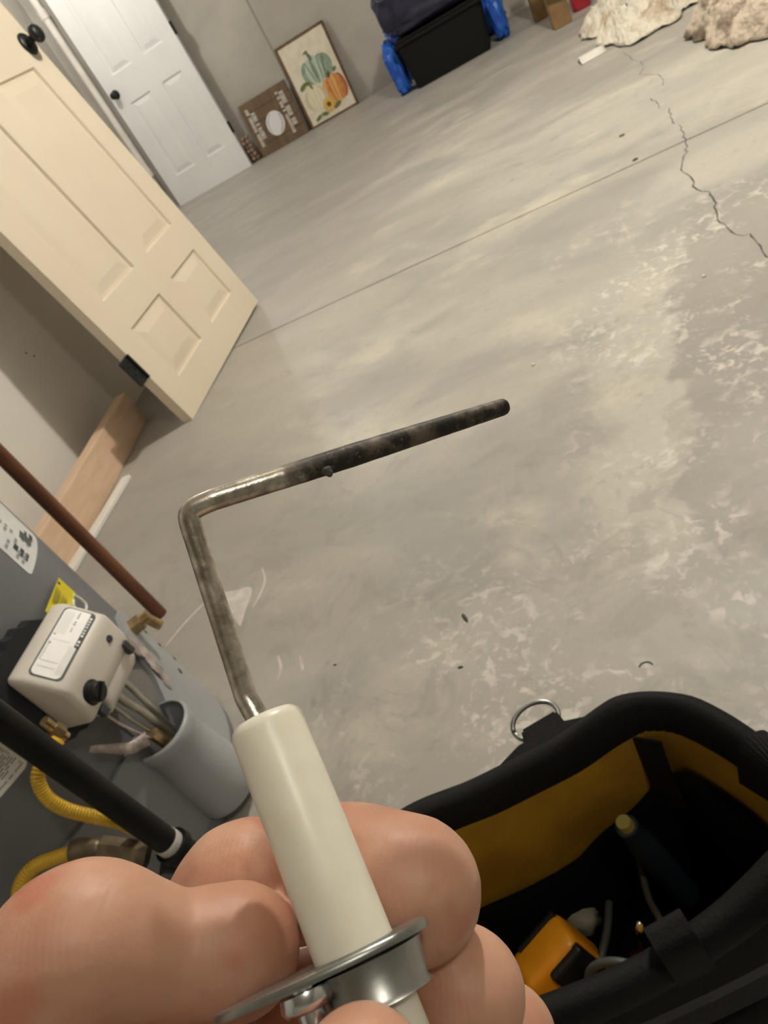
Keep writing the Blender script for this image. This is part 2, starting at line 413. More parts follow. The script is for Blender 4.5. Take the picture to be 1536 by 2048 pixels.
# stud wall with drywall on the left
wl0 = V((-1.65, 1.80, 0)); wd = V((-.1187, 1, 0)).normalized(); wn = V((-wd.y, wd.x, 0))      # wn points away from the room
def wl(s, o=0, z=0): return wl0+wd*s+wn*o+V((0, 0, z))
bm = bmesh.new()
poly_prism(bm, [wl(-3.9), wl(1.0), wl(1.0, .12), wl(-3.9, .12)], (0, 0, 0), (0, 0, HC)); wleft = tag(finish(bm, 'wall_left', MDRY), kind='structure')
bm = bmesh.new()                                                           # two nail holes
for p in ((52, 706), (68, 712)):
    r = ray(*p); q = CAM+r*((wl0-CAM).dot(wn)/r.dot(wn)); lathe(bm, [(.0035, 0), (.003, .002)], align(q-wn*.0012, wn), 10)
tag(finish(bm, 'nail_hole', MCRACK, wleft), kind='stuff')
bm = bmesh.new()                                                           # return wall that closes the stud wall behind the leaning door
poly_prism(bm, [wl(.86, .12), wl(1.0, .12), V((X0, wl(1.0, .12).y, 0)), V((X0, wl(.86, .12).y, 0))], (0, 0, 0), (0, 0, HC))
tag(finish(bm, 'wall_partition', MDRY), kind='structure')

# pine board along the foot of the stud wall
a = V((-1.458, 1.233, 0)); b = V((-1.535, 1.882, 0)); d = (b-a).normalized(); n = V((-d.y, d.x, 0))
t = thing('pine_board', a, 'raw pine board standing on edge along the foot of the left wall', 'board')
bm = bmesh.new(); box(bm, (-.75, 0, 0), (.72, .040, .119), .003, align((0, 0, 0), (0, 0, 1), d)); finish(bm, 'plank', MPINE, t)
t.rotation_euler = (0, 0, 0)
# white trim strip
a = ground(150, 1122); b = ground(247, 962); d = (b-a).normalized(); n = V((-d.y, d.x, 0))
bm = bmesh.new(); box(bm, (-.35, -.036, 0), ((b-a).length, -.004, .014), .003, align((0, 0, 0), (0, 0, 1), d))
tag(finish(bm, 'trim_strip', MTRIM, loc=a), 'narrow white trim strip lying on the floor beside the raw board', 'trim strip')

# vertical pipe in the far corner
bm = bmesh.new(); pc = V((-3.26, 6.24, 0))
tube(bm, [pc+V((0, 0, .3)), pc+V((0, 0, HC-.02))], .030, 20, mi=0); 
for z in (.3, 1.55): tube(bm, [pc+V((0, 0, z)), pc+V((0, 0, z+.06))], .036, 20)
o = autosmooth(finish(bm, 'riser_pipe', MPVC)); tag(o, 'off-white vertical pipe standing in the far left corner', 'pipe')
bm = bmesh.new(); tube(bm, [pc+V((0, 0, 0)), pc+V((0, 0, .31))], .017, 14); finish(bm, 'pipe_stub', MPVC, o, True)

# ------------------------------------------------------------------ panel doors
def door_face(bm, W, H, xs, zs, y, s, mi=0):
    """front skin with recessed raised-field panels; xs: panel (x0,x1) pairs, zs: (z0,z1) pairs; y plane, s = outward sign"""
    gx = sorted(set([0, W]+[q for p in xs for q in p])); gz = sorted(set([0, H]+[q for p in zs for q in p]))
    def quad(*p): bm.faces.new([bm.verts.new(V(q)) for q in p]).material_index = mi
    for i in range(len(gx)-1):
        for j in range(len(gz)-1):
            x0, x1, z0, z1 = gx[i], gx[i+1], gz[j], gz[j+1]
            if (x0, x1) in xs and (z0, z1) in zs:
                rings = [(0, 0), (.004, .009), (.014, .009), (.045, .0015), (.047, .0015)]
                prev = None
                for off, dep in rings:
                    cur = [(x0+off, y-s*dep, z0+off), (x1-off, y-s*dep, z0+off), (x1-off, y-s*dep, z1-off), (x0+off, y-s*dep, z1-off)]
                    if prev:
                        for k in range(4): quad(prev[k], prev[(k+1) % 4], cur[(k+1) % 4], cur[k])
                    prev = cur
                quad(*prev)
            else: quad((x0, y, z0), (x1, y, z0), (x1, y, z1), (x0, y, z1))
def make_door(root, W, H, T, xs, zs, m):
    bm = bmesh.new()
    door_face(bm, W, H, xs, zs, 0, -1); door_face(bm, W, H, xs, zs, T, 1)
    for q in (((0, 0, 0), (W, 0, 0), (W, T, 0), (0, T, 0)), ((0, 0, H), (W, 0, H), (W, T, H), (0, T, H)), ((0, 0, 0), (0, 0, H), (0, T, H), (0, T, 0)), ((W, 0, 0), (W, 0, H), (W, T, H), (W, T, 0))):
        bm.faces.new([bm.verts.new(V(p)) for p in q])
    bmesh.ops.remove_doubles(bm, verts=bm.verts, dist=.0001)
    return finish(bm, 'door_slab', m, root)
def knob(root, x, z, T, both=True, r=.027):
    bm = bmesh.new()
    for s in ((-1, 1) if both else (-1,)):
        M = align((x, 0 if s < 0 else T, z), (0, s, 0))
        lathe(bm, [(.034, 0), (.034, .004), (.030, .009), (.013, .011), (.011, .028), (.015, .034), (r*.93, .042), (r, .050), (r*.95, .058), (r*.7, .064), (.004, .066)], M, 28)
    return autosmooth(finish(bm, 'door_knob', MBLACK, root), 50)
# cream door, stored upside down against the left wall
yaw, lean, tilt = .030, .155, .016
U = V((sin(yaw), cos(yaw), 0)); Nn = V((-cos(yaw), sin(yaw), 0)); Vv = V((0, 0, 1))*cos(lean)+Nn*sin(lean)
U2 = U*cos(tilt)+Vv*sin(tilt); V2 = Vv*cos(tilt)-U*sin(tilt); Nr = -(U2.cross(V2)); Nr = Nr if Nr.dot(Nn) > 0 else -Nr
# local axes of the door: x along its width, y into the wall, z up the slab
MD = Matrix.Translation(V((-1.288, 1.798, .0))) @ Matrix((U2, Nr, V2)).transposed().to_4x4()
cd = thing('panel_door', (0, 0, 0), 'cream six panel door leaning upside down against the left wall', 'door', mat4=MD)
CW = .797
make_door(cd, CW, 2.03, .035, [(.103, .340), (.452, .690)], [(.106, .303), (.407, .995), (1.20, 1.80)], MCREAM)
knob(cd, CW-.045, 1.055, .035)
bm = bmesh.new(); box(bm, (-.052, .003, .180), (.0, .0065, .268), .004, seg=2); tube(bm, [(.0, .001, .180), (.0, .001, .268)], .0055, 10)
h = finish(bm, 'hinge', MBLACK, cd)
bm = bmesh.new()
for (x, z) in ((-.018, .198), (-.036, .214), (-.018, .224), (-.036, .240), (-.018, .252)): lathe(bm, [(.0036, 0), (.003, .001)], align((x, .003, z), (0, -1, 0)), 10)
tag(finish(bm, 'screw_hole', MTOTE, h), kind='stuff')
# rattled second hinge higher up
bm = bmesh.new(); box(bm, (-.040, .003, 1.60), (.0, .0065, 1.69), .004); finish(bm, 'hinge', MBLACK, cd)

# white door flat by the far wall
wdoor = thing('panel_door', (-3.158, 6.20, 0), 'white six panel door standing against the far concrete wall', 'door')
WW = .752
make_door(wdoor, WW, 2.03, .035, [(.125, .328), (.452, .640)], [(.215, .815), (1.027, 1.615), (1.715, 1.91)], MWHITE)
knob(wdoor, .062, .915, .035, r=.026)
for z in (.27, 1.015, 1.75):
    bm = bmesh.new(); box(bm, (WW-.004, .001, z), (WW+.014, .030, z+.089), .001); tube(bm, [(WW+.012, .0, z), (WW+.012, .0, z+.089)], .006, 10)
    finish(bm, 'hinge', MBLACK, wdoor)

# ------------------------------------------------------------------ far wall pictures
def plane_frame(p0, xdir, up, th=.02):
    xdir = V(xdir).normalized(); up = V(up); up = (up-xdir*up.dot(xdir)).normalized(); nrm = up.cross(xdir)
    return Matrix.Translation(V(p0)) @ Matrix((xdir, -xdir.cross(up)*1.0, up)).transposed().to_4x4()
# local: x width, y towards wall (+), z up
def decal(bm, pts, y, mi): bm.faces.new([bm.verts.new(V((x, y, z))) for x, z in pts]).material_index = mi
def ell(cx, cz, a, b, rot=0, n=20): return [(cx+a*cos(2*pi*k/n)*cos(rot)-b*sin(2*pi*k/n)*sin(rot), cz+a*cos(2*pi*k/n)*sin(rot)+b*sin(2*pi*k/n)*cos(rot)) for k in range(n)]
def lean_matrix(x, y, ang): return Matrix.Translation(V((x, y, 0))) @ Matrix.Rotation(-ang, 4, 'X')
pf = thing('framed_picture', (0, 0, 0), 'brown framed autumn picture of green, white and orange pumpkins leaning on the far wall', 'picture', mat4=lean_matrix(-1.818, 6.235, .12))
W_, H_ = .425, .60
for (lo, hi) in (((0, 0, 0), (W_, .022, .016)), ((0, 0, H_-.016), (W_, .022, H_)), ((0, 0, .016), (.016, .022, H_-.016)), ((W_-.016, 0, .016), (W_, .022, H_-.016))):
    bm = bmesh.new(); box(bm, lo, hi, .002, seg=1); finish(bm, 'frame_rail', MFRAME, pf)
bm = bmesh.new(); box(bm, (.014, .008, .014), (W_-.014, .016, H_-.014)); finish(bm, 'print', MCANVAS, pf)
cG = [mat('print_sage', (.20, .28, .20), .7, col2=(.30, .38, .29), scale=30), mat('print_sage_light', (.46, .54, .43), .7), mat('print_sage_dark', (.10, .15, .10), .7),
      mat('print_orange', (.56, .20, .05), .7, col2=(.62, .30, .08), scale=25), mat('print_orange_light', (.68, .38, .12), .7), mat('print_rust', (.42, .10, .035), .7),
      mat('print_cream', (.72, .67, .50), .7), mat('print_cream_shade', (.56, .52, .36), .7), mat('print_leaf', (.14, .17, .04), .7), mat('print_gold', (.70, .42, .09), .7), mat('print_brown', (.12, .06, .02), .7)]
bm = bmesh.new(); y = .0075
def dd(pts, mi):
    global y
    decal(bm, pts, y, mi); y -= .00012
# green pumpkin
for cx, a, mi in ((.165, .055, 0), (.31, .055, 0), (.195, .05, 1), (.285, .052, 0), (.24, .042, 1), (.215, .018, 0)): dd(ell(cx, .345, a, .098-.25*abs(cx-.24)), mi)
for cx, r in ((.18, .18), (.215, .08), (.262, -.10), (.295, -.22)): dd(ell(cx, .345, .004, .085, r), 2)
dd(ell(.22, .445, .012, .035, .3), 2); dd(ell(.205, .478, .022, .008, .2), 8)
# orange pumpkin
for cx, a, mi in ((.255, .045, 4), (.36, .042, 5), (.29, .045, 3), (.335, .045, 3), (.31, .03, 4)): dd(ell(cx, .175, a, .100-.3*abs(cx-.31)), mi)
for cx, r in ((.27, .12), (.30, .03), (.335, -.08), (.365, -.15)): dd(ell(cx, .175, .003, .082, r), 5)
dd(ell(.30, .275, .012, .022, -.4), 10)
# white pumpkin
for cx, a, mi in ((.09, .045, 7), (.185, .045, 7), (.12, .045, 6), (.16, .045, 6), (.138, .026, 6)): dd(ell(cx, .175, a, .085-.3*abs(cx-.14)), mi)
for cx, r in ((.105, .12), (.14, 0), (.172, -.12)): dd(ell(cx, .17, .002, .070, r), 7)
dd(ell(.138, .262, .008, .022, .3), 8)
# leaves, sunflower
for c in ((.075, .285, .03, .016, .5), (.115, .295, .028, .012, -.3), (.27, .07, .035, .016, .3), (.15, .055, .03, .013, -.2), (.36, .29, .02, .010, .6), (.09, .05, .03, .012, .4)): dd(ell(*c), 8)
for k in range(12): dd(ell(.21+.033*cos(k*pi/6), .10+.033*sin(k*pi/6), .020, .009, k*pi/6), 9)
dd(ell(.21, .10, .018, .018), 10)
finish(bm, 'pumpkin_artwork', cG, pf)

sg = thing('wooden_sign', (0, 0, 0), 'dark stained board sign with white baseball and lettering, leaning left of the pumpkin picture', 'sign', mat4=lean_matrix(-2.290, 6.225, .14))
W2, H2 = .44, .405
for k in range(5):
    bm = bmesh.new(); z0 = k*H2/5; box(bm, (0, 0, z0+.0008), (W2, .016, z0+H2/5-.0008), .0015, seg=1); finish(bm, 'plank', MBOARD, sg)
MSTI = mat('stitch_brown', (.22, .05, .04), .7)
bm = bmesh.new(); y = -.0006
dd(ell(.225, .175, .078, .088, -.35, 28), 0)
bb = finish(bm, 'baseball_print', mat('baseball_white', (.72, .72, .74), .6), sg)
bm = bmesh.new(); y = -.0010
for s in (-1, 1):
    for k in range(-6, 7):
        t_ = k/6; x = .225+s*(.060-.022*t_*t_)*1.0; z = .175+t_*.062
        xx = .225+(x-.225)*cos(-.35)-(z-.175)*sin(-.35); zz = .175+(x-.225)*sin(-.35)+(z-.175)*cos(-.35)
        dd(ell(xx, zz, .0075, .0022, -.35+s*.5, 6), 0)
tag(finish(bm, 'stitching', MSTI, sg), kind='stuff')
# lettering too small to read: rows of short upright strokes running up the board
bm = bmesh.new(); y = -.0006; rr = random.Random(11)
MLET = mat('letter_white', (.66, .63, .57), .7)
for x0, x1, z0, z1 in ((.035, .065, .07, .35), (.070, .105, .12, .32), (.325, .350, .05, .36), (.355, .392, .10, .34)):
    z = z0
    while z < z1:
        hh = rr.uniform(.012, .022)
        if rr.random() < .85:
            k = rr.choice((0, 1, 2)); h2 = hh*.78
            decal(bm, [(x0, z), (x1, z), (x1, z+.0055), (x0, z+.0055)], y, 0)
            if k: decal(bm, [(x0, z), (x0+.006, z), (x0+.006, z+h2), (x0, z+h2)], y-.0001, 0)
            if k == 2: decal(bm, [(x1-.006, z), (x1, z), (x1, z+h2), (x1-.006, z+h2)], y-.0001, 0)
            decal(bm, [(x0, z+h2-.005), (x1-rr.choice((0, .01)), z+h2-.005), (x1, z+h2), (x0, z+h2)], y-.0002, 0)
        z += hh
tag(finish(bm, 'lettering', MLET, sg), kind='stuff')
# bead-like brown garland between door and sign
bd = thing('bead_garland', (-2.36, 6.26, 0), 'string of brown wooden beads bunched between the white door and the baseball sign', 'garland')
MBEAD = mat('brown_beads', (.20, .13, .085), .5, col2=(.30, .20, .14), scale=40)
rr = random.Random(5)
for k in range(12):
    bm = bmesh.new(); zz = .026+.028*(k//2)*1.18
    bmesh.ops.create_icosphere(bm, subdivisions=2, radius=.0185+.003*rr.random())
    finish(bm, 'bead', MBEAD, bd, True, loc=V((-.022+.038*(k % 2)+rr.uniform(-.004, .004), rr.uniform(-.02, .01), zz)))

# ------------------------------------------------------------------ totes and heaps by the far wall
def crumple(nx, ny, fn):
    bm = bmesh.new(); g = [[bm.verts.new(fn(i/nx, j/ny)) for j in range(ny+1)] for i in range(nx+1)]
    for i in range(nx):
        for j in range(ny): bm.faces.new((g[i][j], g[i+1][j], g[i+1][j+1], g[i][j+1]))
    return bm
def ridge(p, s=1.0): return 1-abs(noise.noise(V(p)*s))*2
def blob(name, c, r, m, parent=None, amp=.2, sc_=3., seed=0, sub=5, flatz=0.0, power=1.0, smooth=True):
    bm = bmesh.new(); bmesh.ops.create_icosphere(bm, subdivisions=sub, radius=1)
    for v in bm.verts:
        p = v.co.copy(); q = V((math.copysign(abs(p.x)**power, p.x), math.copysign(abs(p.y)**power, p.y), math.copysign(abs(p.z)**power, p.z)))
        k = 1+amp*(ridge(p+V((seed, 0, 0)), sc_)-.5)+amp*.5*(ridge(p+V((0, seed, 3)), sc_*2.3)-.5)
        v.co = V((q.x*r[0], q.y*r[1], q.z*r[2]))*k
        if v.co.z < -flatz: v.co.z = -flatz
    return finish(bm, name, m, parent, smooth, loc=c)
bt = thing('storage_tote', (-.553, 5.37, 0), 'black plastic storage tote with a navy sheet on top, by the far wall', 'tote')
bm = bmesh.new()
def tub(bm, w0, w1, d0, d1, h, th=.004):
    out = [(-w0/2, 0, 0), (w0/2, 0, 0), (w0/2, d0, 0), (-w0/2, d0, 0)]; e = (d1-d0)/2
    top = [(-w1/2, -e, h), (w1/2, -e, h), (w1/2, d0+e, h), (-w1/2, d0+e, h)]
    o = [bm.verts.new(V(p)) for p in out]; t_ = [bm.verts.new(V(p)) for p in top]
    ti = [bm.verts.new(V(p)*1.0+V((th if p[0] < 0 else -th, th if p[1] < d0/2 else -th, 0))) for p in top]
    oi = [bm.verts.new(V(p)+V((th if p[0] < 0 else -th, th if p[1] < d0/2 else -th, th))) for p in out]
    bm.faces.new(o); bm.faces.new(oi)
    for k in range(4):
        for a_, b_ in ((o, t_), (t_, ti), (ti, oi)): bm.faces.new((a_[k], a_[(k+1) % 4], b_[(k+1) % 4], b_[k]))
tub(bm, .50, .565, .32, .36, .285); bmesh.ops.bevel(bm, geom=[e for e in bm.edges if abs((e.verts[0].co-e.verts[1].co).normalized().z) > .8], offset=.012, segments=2, affect='EDGES')
finish(bm, 'tub', MTOTE, bt)
bm = bmesh.new(); box(bm, (-.295, -.035, .262), (.295, .355, .285), .006); box(bm, (-.285, -.026, .285), (.285, .347, .300), .006); finish(bm, 'lid', MTOTE, bt)
nb = blob('plastic_sheet', V((-.555, 5.52, .457)), (.320, .21, .155), MNAVY, amp=.10, sc_=1.6, seed=4, power=.55, flatz=.153)
tag(nb, 'folded navy plastic sheet heaped on top of the black tote', 'plastic sheet')
bl = blob('blue_bag', V((-.565, 5.97, .185)), (.375, .14, .19), MBLUE, amp=.2, sc_=2.2, seed=9, power=.5, flatz=.183)
tag(bl, 'crinkled blue plastic bag standing behind the black tote', 'bag')
bl2 = blob('blue_bag', V((-.903, 5.53, .150)), (.046, .10, .150), MBLUE, amp=.28, sc_=2.2, seed=19, power=.5, flatz=.149, sub=4)
tag(bl2, 'slim bright blue plastic bag against the left side of the black tote', 'bag')
bl3 = blob('blue_bag', V((-.208, 5.56, .145)), (.044, .12, .146), MBLUE, amp=.28, sc_=2.2, seed=29, power=.5, flatz=.145, sub=4)
tag(bl3, 'slim blue plastic bag showing past the right side of the black tote', 'bag')

def post(px, py, wx, wy, h, label, ang=0.1):
    p = ground(px, py); bm = bmesh.new(); box(bm, (-wx/2, 0, 0), (wx/2, wy, h), .004); o = finish(bm, 'wooden_post', MWOODP, loc=p); o.rotation_euler = (0, 0, ang)
    return tag(o, label, 'post')
post(1086, 38, .085, .085, .55, 'pale wooden post standing by the far wall, left of the darker brown one')
post(1128, 52, .100, .09, .50, 'brown wooden post standing between the pale post and the red bag')
rb = blob('red_bag', ground(1178, 12)+V((-.03, 0.05, .125)), (.058, .06, .16), MRED, amp=.15, sc_=1.6, seed=2, power=.7, flatz=.125, sub=4); tag(rb, 'dark red cloth bag slumped between the posts and the cream cloth', 'bag')
bm = crumple(14, 10, lambda u, v: V(((u-.5)*.13, (v-.5)*.05, .02*sin(5*u)+.03*ridge(V((u, v, 0)), 2))))
o = finish(bm, 'paper_scrap', MPAPER, None, True, loc=ground(1128, 52)+V((.02, -.05, .20))); o.rotation_euler = (.9, .2, .1)
tag(o, 'white paper scrap caught on the front of the brown wooden post', 'paper')
# crumpled cream cloth
def clothheap(name, pxs, h, m, seed, label, cat, n=70, base=None):
    P = [ground(*p) for p in pxs]; c = sum(P, V())/len(P)
    angs = sorted(((math.atan2((p-c).y, (p-c).x), (p-c).length) for p in P))
    def rad(a):
        for i in range(len(angs)):
            a0, r0 = angs[i]; a1, r1 = angs[(i+1) % len(angs)]
            if i == len(angs)-1: a1 += 2*pi
            aa = a if a >= angs[0][0] else a+2*pi
            if a0 <= aa <= a1: return r0+(r1-r0)*((aa-a0)/(a1-a0+1e-9))
        return angs[0][1]
    bm = bmesh.new(); nr, na = 36, n*2; rings = []
    for i in range(1, nr+1):
        ring = []
        for k in range(na):
            a = -pi+2*pi*k/na; f = i/nr; r = rad(a)*f*(1+.17*noise.noise(V((cos(a)*5+seed, sin(a)*5, f*2))))
            q = V((r*cos(a), r*sin(a), 0)); s = q*13+V((seed, 0, 0))
            env = (1-f**2.2)
            z = h*env*(.20+.45*ridge(s, .6)+.30*ridge(s, 1.3)+.22*ridge(s, 2.8)+.16*ridge(s, 5)+.08*ridge(s, 9))+.006+.014*max(0, noise.noise(s*3))*f
            ring.append(bm.verts.new(q+V((0, 0, max(z, .003)))))
        rings.append(ring)
    cv = bm.verts.new(V((0, 0, h*.8)))
    for k in range(na): bm.faces.new((cv, rings[0][k], rings[0][(k+1) % na]))
    for a_, b_ in zip(rings, rings[1:]):
        for k in range(na): bm.faces.new((a_[k], b_[k], b_[(k+1) % na], a_[(k+1) % na]))
    o = finish(bm, name, m, None, True, loc=c); mod = o.modifiers.new('thick', 'SOLIDIFY'); mod.thickness = .003; mod.offset = 1
    return tag(o, label, cat)
clothheap('drop_cloth', [(1212,70),(1232,92),(1262,96),(1290,76),(1318,60),(1366,36),(1376,18),(1328,-38),(1290,-50),(1235,-20),(1205,35)], .15, MCLOTH, 3.1, 'crumpled cream cloth heaped on the floor at the top right of the room', 'cloth')
clothheap('paper_heap', [(1416,34),(1424,80),(1440,100),(1500,88),(1560,72),(1640,60),(1680,10),(1600,-25),(1490,-15),(1440,8)], .19, MCRAFT, 8.4, 'heap of crumpled tan packing paper on the floor at the right edge', 'paper')
# folded white card under the cloth
a = ground(1160, 128); b = ground(1208, 101); d = (b-a); ln = d.length; d.normalize(); n = V((-d.y, d.x, 0))
bm = bmesh.new(); prev = None
for k in range(9):
    t_ = k/8; yy = (t_-.5)*.095; zz = .026-.50*abs(yy)
    cur = [V((s*ln, yy, max(zz, .003))) for s in (0, .33, .66, 1)]
    cur = [bm.verts.new(p) for p in cur]
    if prev:
        for i in range(3): bm.faces.new((prev[i], prev[i+1], cur[i+1], cur[i]))
    prev = cur
o = finish(bm, 'folded_card', MTRIM, None, True, loc=a); o.rotation_euler = (0, 0, math.atan2(d.y, d.x)); o.modifiers.new('t', 'SOLIDIFY').thickness = .002
tag(o, 'folded white card strip on the floor poking out from the cream cloth', 'card')
# debris
def chip(px, py, sz, m, label, seed, st=(1, .4, .3), ang=0.):
    bm = bmesh.new(); bmesh.ops.create_icosphere(bm, subdivisions=2, radius=1)
    for v in bm.verts:
        k = 1+.35*noise.noise(v.co*2+V((seed, 0, 0))); v.co = V((v.co.x*sz*st[0]*k, v.co.y*sz*st[1]*k, max(v.co.z*sz*st[2]*k, -sz*st[2]*.4)))
    o = finish(bm, 'debris_chip', m, None, True, loc=ground(px, py)+V((0, 0, sz*st[2]*.4))); o.rotation_euler = (0, 0, ang)
    return tag(o, label, 'debris', None)
chip(930, 1236, .0105, MCHIP, 'slim dark leaf-like scrap alone in the middle of the floor', 1, ang=-1.05, st=(1, .26, .18))
chip(921, 1335, .0045, MCHIP, 'small dark crumb on the floor just below the dark scrap', 2)
chip(1408, 553, .0045, MCHIPW, 'shiny white crumb on the speckled part of the floor at right', 3, st=(1, .8, .7))
chip(1067, 730, .0045, MCHIPW, 'shiny white crumb on the floor above the tip of the rod', 4, st=(1, .7, .6))
chip(1244, 272, .0085, MCHIP, 'dark crumb lying beyond the floor joint left of the crack', 5, st=(1, .6, .4))
chip(1271, 320, .0085, MCHIP, 'dark crumb lying right on the floor joint', 6, st=(1, .6, .4))
chip(670, 1330, .003, MCHIP, 'tiny dark crumb on the floor right of the bent metal rod', 7)
bm = bmesh.new(); c0 = ground(1293, 1336); tube(bm, [V((.0085*cos(a_), .0085*sin(a_), .0008)) for a_ in [R_(20+k*14) for k in range(11)]], .0006, 6)
tag(finish(bm, 'wire_scrap', MCHIP, None, True, loc=c0), 'thin curved wire scrap on the floor above the tool bag', 'wire')

# ------------------------------------------------------------------ water heater
HC0 = V((-.952, .466, 0)); HR = .25
wh = thing('water_heater', HC0, 'grey gas water heater tank standing by the left wall', 'water heater')
def cp(th, z, r=HR): return V((r*cos(R_(th)), r*sin(R_(th)), z))          # heater local
def cpatch(name, th0, th1, z0, z1, r, m, parent, rc=0.0, thick=.0006, nth=None, outline=None):
    """curved sheet on the tank wall with rounded corners"""
    bm = bmesh.new()
    if outline is None:
        W = R_(th1-th0)*r; Hh = z1-z0; out = []
        for (cx, cz, a0) in ((W-rc, Hh-rc, 0), (rc, Hh-rc, 90), (rc, rc, 180), (W-rc, rc, 270)):
            for k in range(5): a_ = R_(a0+k*22.5); out.append((cx+rc*cos(a_), cz+rc*sin(a_)))
        outline = [(th0+math.degrees(x/r), z0+zz) for x, zz in out]
    n = nth or max(6, int(abs(th1-th0)/3))
    # fill by vertical strips
    def zr(th):
        zs = []
        for (a_, za), (b_, zb) in zip(outline, outline[1:]+outline[:1]):
            if (a_-th)*(b_-th) <= 0 and abs(a_-b_) > 1e-9: zs.append(za+(zb-za)*(th-a_)/(b_-a_))
        return (min(zs), max(zs)) if zs else None
    ths = sorted(set([th0+(th1-th0)*(k+.0)/n for k in range(n+1)]+[round(o_[0], 5) for o_ in outline])); lo = min(o_[0] for o_ in outline); hi = max(o_[0] for o_ in outline)
    prev = None
    for th in ths:
        th = min(max(th, lo+1e-4), hi-1e-4); q = zr(th)
        if not q: continue
        cur = [bm.verts.new(cp(th, zz, rr_)) for zz, rr_ in ((q[0], r+thick), (q[1], r+thick), (q[1], r-.001), (q[0], r-.001))]
        if prev:
            for k in range(4): bm.faces.new((prev[k], prev[(k+1) % 4], cur[(k+1) % 4], cur[k]))
        else: bm.faces.new(cur)
        prev = cur
    bm.faces.new(prev)
    bmesh.ops.remove_doubles(bm, verts=bm.verts, dist=1e-6)
    return autosmooth(finish(bm, name, m, parent), 30)
bm = bmesh.new(); lathe(bm, [(HR-.012, .012), (HR-.002, .02), (HR, .03), (HR, 1.22), (HR-.004, 1.235), (HR-.02, 1.245), (.02, 1.25)], None, 96)
tank = autosmooth(finish(bm, 'tank', MTANK, wh), 30)
bm = bmesh.new(); lathe(bm, [(HR-.004, 0), (HR+.006, .002), (HR+.006, .028), (HR, .032)], None, 96); autosmooth(finish(bm, 'base_ring', MTANK, wh), 30)
# energy label, warning label
lab = cpatch('rating_label', 18.6, 43, .421, .70, HR, MLABW, wh, .006)
def ink_rows(parent, th0, th1, z0, z1, r, m, row, seed, fill=.8, name='print_rows', vertical=False):
    bm = bmesh.new(); rr = random.Random(seed)
    z = z0
    while z < z1:
        th = th0
        while th < th1:
            wdt = rr.uniform(.8, 3.0)
            if rr.random() < fill:
                t2 = min(th+wdt, th1); vs = [bm.verts.new(cp(a_, b_, r)) for a_, b_ in ((th, z), (t2, z), (t2, z+row*.5), (th, z+row*.5))]; bm.faces.new(vs)
            th += wdt+.5
        z += row
    o = finish(bm, name, m, parent); return tag(o, kind='stuff')
ink_rows(lab, 20, 41.5, .50, .69, HR+.0009, MINKG, .009, 1)
ink_rows(lab, 20, 30, .435, .49, HR+.0009, MINKG, .009, 4, .5)
bm = bmesh.new()
for (a0, a1, z0, z1) in ((22, 25.5, .432, .437), (22, 25.5, .440, .446), (22.5, 25, .449, .456), (34, 38, .43, .436), (34, 37, .44, .444)):
    bm.faces.new([bm.verts.new(cp(a_, b_, HR+.0009)) for a_, b_ in ((a0, z0), (a1, z0), (a1, z1), (a0, z1))])
for k in range(9):
    a0 = 30+k*.5; bm.faces.new([bm.verts.new(cp(a_, b_, HR+.0009)) for a_, b_ in ((a0, .432), (a0+.25, .432), (a0+.25, .452), (a0, .452))])
tag(finish(bm, 'barcode', MINK, lab), kind='stuff')
wl_ = cpatch('warning_label', -60, -22, .303, .45, HR, MPAPER, wh, .01)
ink_rows(wl_, -58, -23.3, .309, .345, HR+.0009, MINKG, .0034, 3, .9)
oh = cpatch('warning_header', -58, -23, .349, .40, HR+.0007, MORANGE, wl_, .002, thick=.0004)
# horizontal weld seam and service door
sd = cpatch('lower_panel', -44, -1, .02, .200, HR+.001, mat('mid_grey_enamel', (.235, .245, .26), .42), wh, .003, thick=.004)
cover = cpatch('access_cover', 9, 47, .02, .27, HR+.001, MTANK2, wh, thick=.007,
               outline=[(9, .02), (47, .02), (47, .13), (46.5, .19), (42, .262), (36, .272), (27, .262), (21, .205), (14, .168), (12, .155), (9, .145)])
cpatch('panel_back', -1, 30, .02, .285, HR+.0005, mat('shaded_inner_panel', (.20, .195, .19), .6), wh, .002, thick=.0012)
bm = bmesh.new()
for th, z in ((43.5, .205), (44.5, .17), (45.3, .132)):
    lathe(bm, [(.0035, 0), (.0028, .0012)], align(cp(th, z, HR+.0083), cp(th, 0, 1)), 12)
tag(finish(bm, 'screw_hole', MCRACK, cover), kind='stuff')
bm = bmesh.new(); lathe(bm, [(.005, 0), (.005, .001)], align(cp(36, .135, HR+.0081), cp(36, 0, 1)), 12); finish(bm, 'sight_slot', MCRACK, cover)
# torn foil lip around the opening
bm = bmesh.new()
pth = smooth_path([cp(14, .292, HR+.012), cp(19, .272, HR+.016), cp(24.5, .240, HR+.010), cp(24.6, .212, HR+.009), cp(23.5, .185, HR+.008), cp(22.5, .158, HR+.006)], 6)
fr = frames(pth); prev = None
for i, (p, (t_, n_, b_)) in enumerate(zip(pth, fr)):
    o_ = V((p.x, p.y, 0)).normalized(); s_ = t_.cross(o_).normalized(); wdt = .011*(1+.4*noise.noise(p*60))
    cur = [bm.verts.new(p+s_*wdt*k+o_*(.004*noise.noise(p*130+V((k*3, 0, 0)))+.002*abs(k))) for k in (-1, -.4, .3, 1)]
    if prev:
        for k in range(3): bm.faces.new((prev[k], prev[k+1], cur[k+1], cur[k]))
    prev = cur
o = finish(bm, 'foil_lip', MFOIL, wh, True); o.modifiers.new('t', 'SOLIDIFY').thickness = .0012
bm = bmesh.new(); prev = None
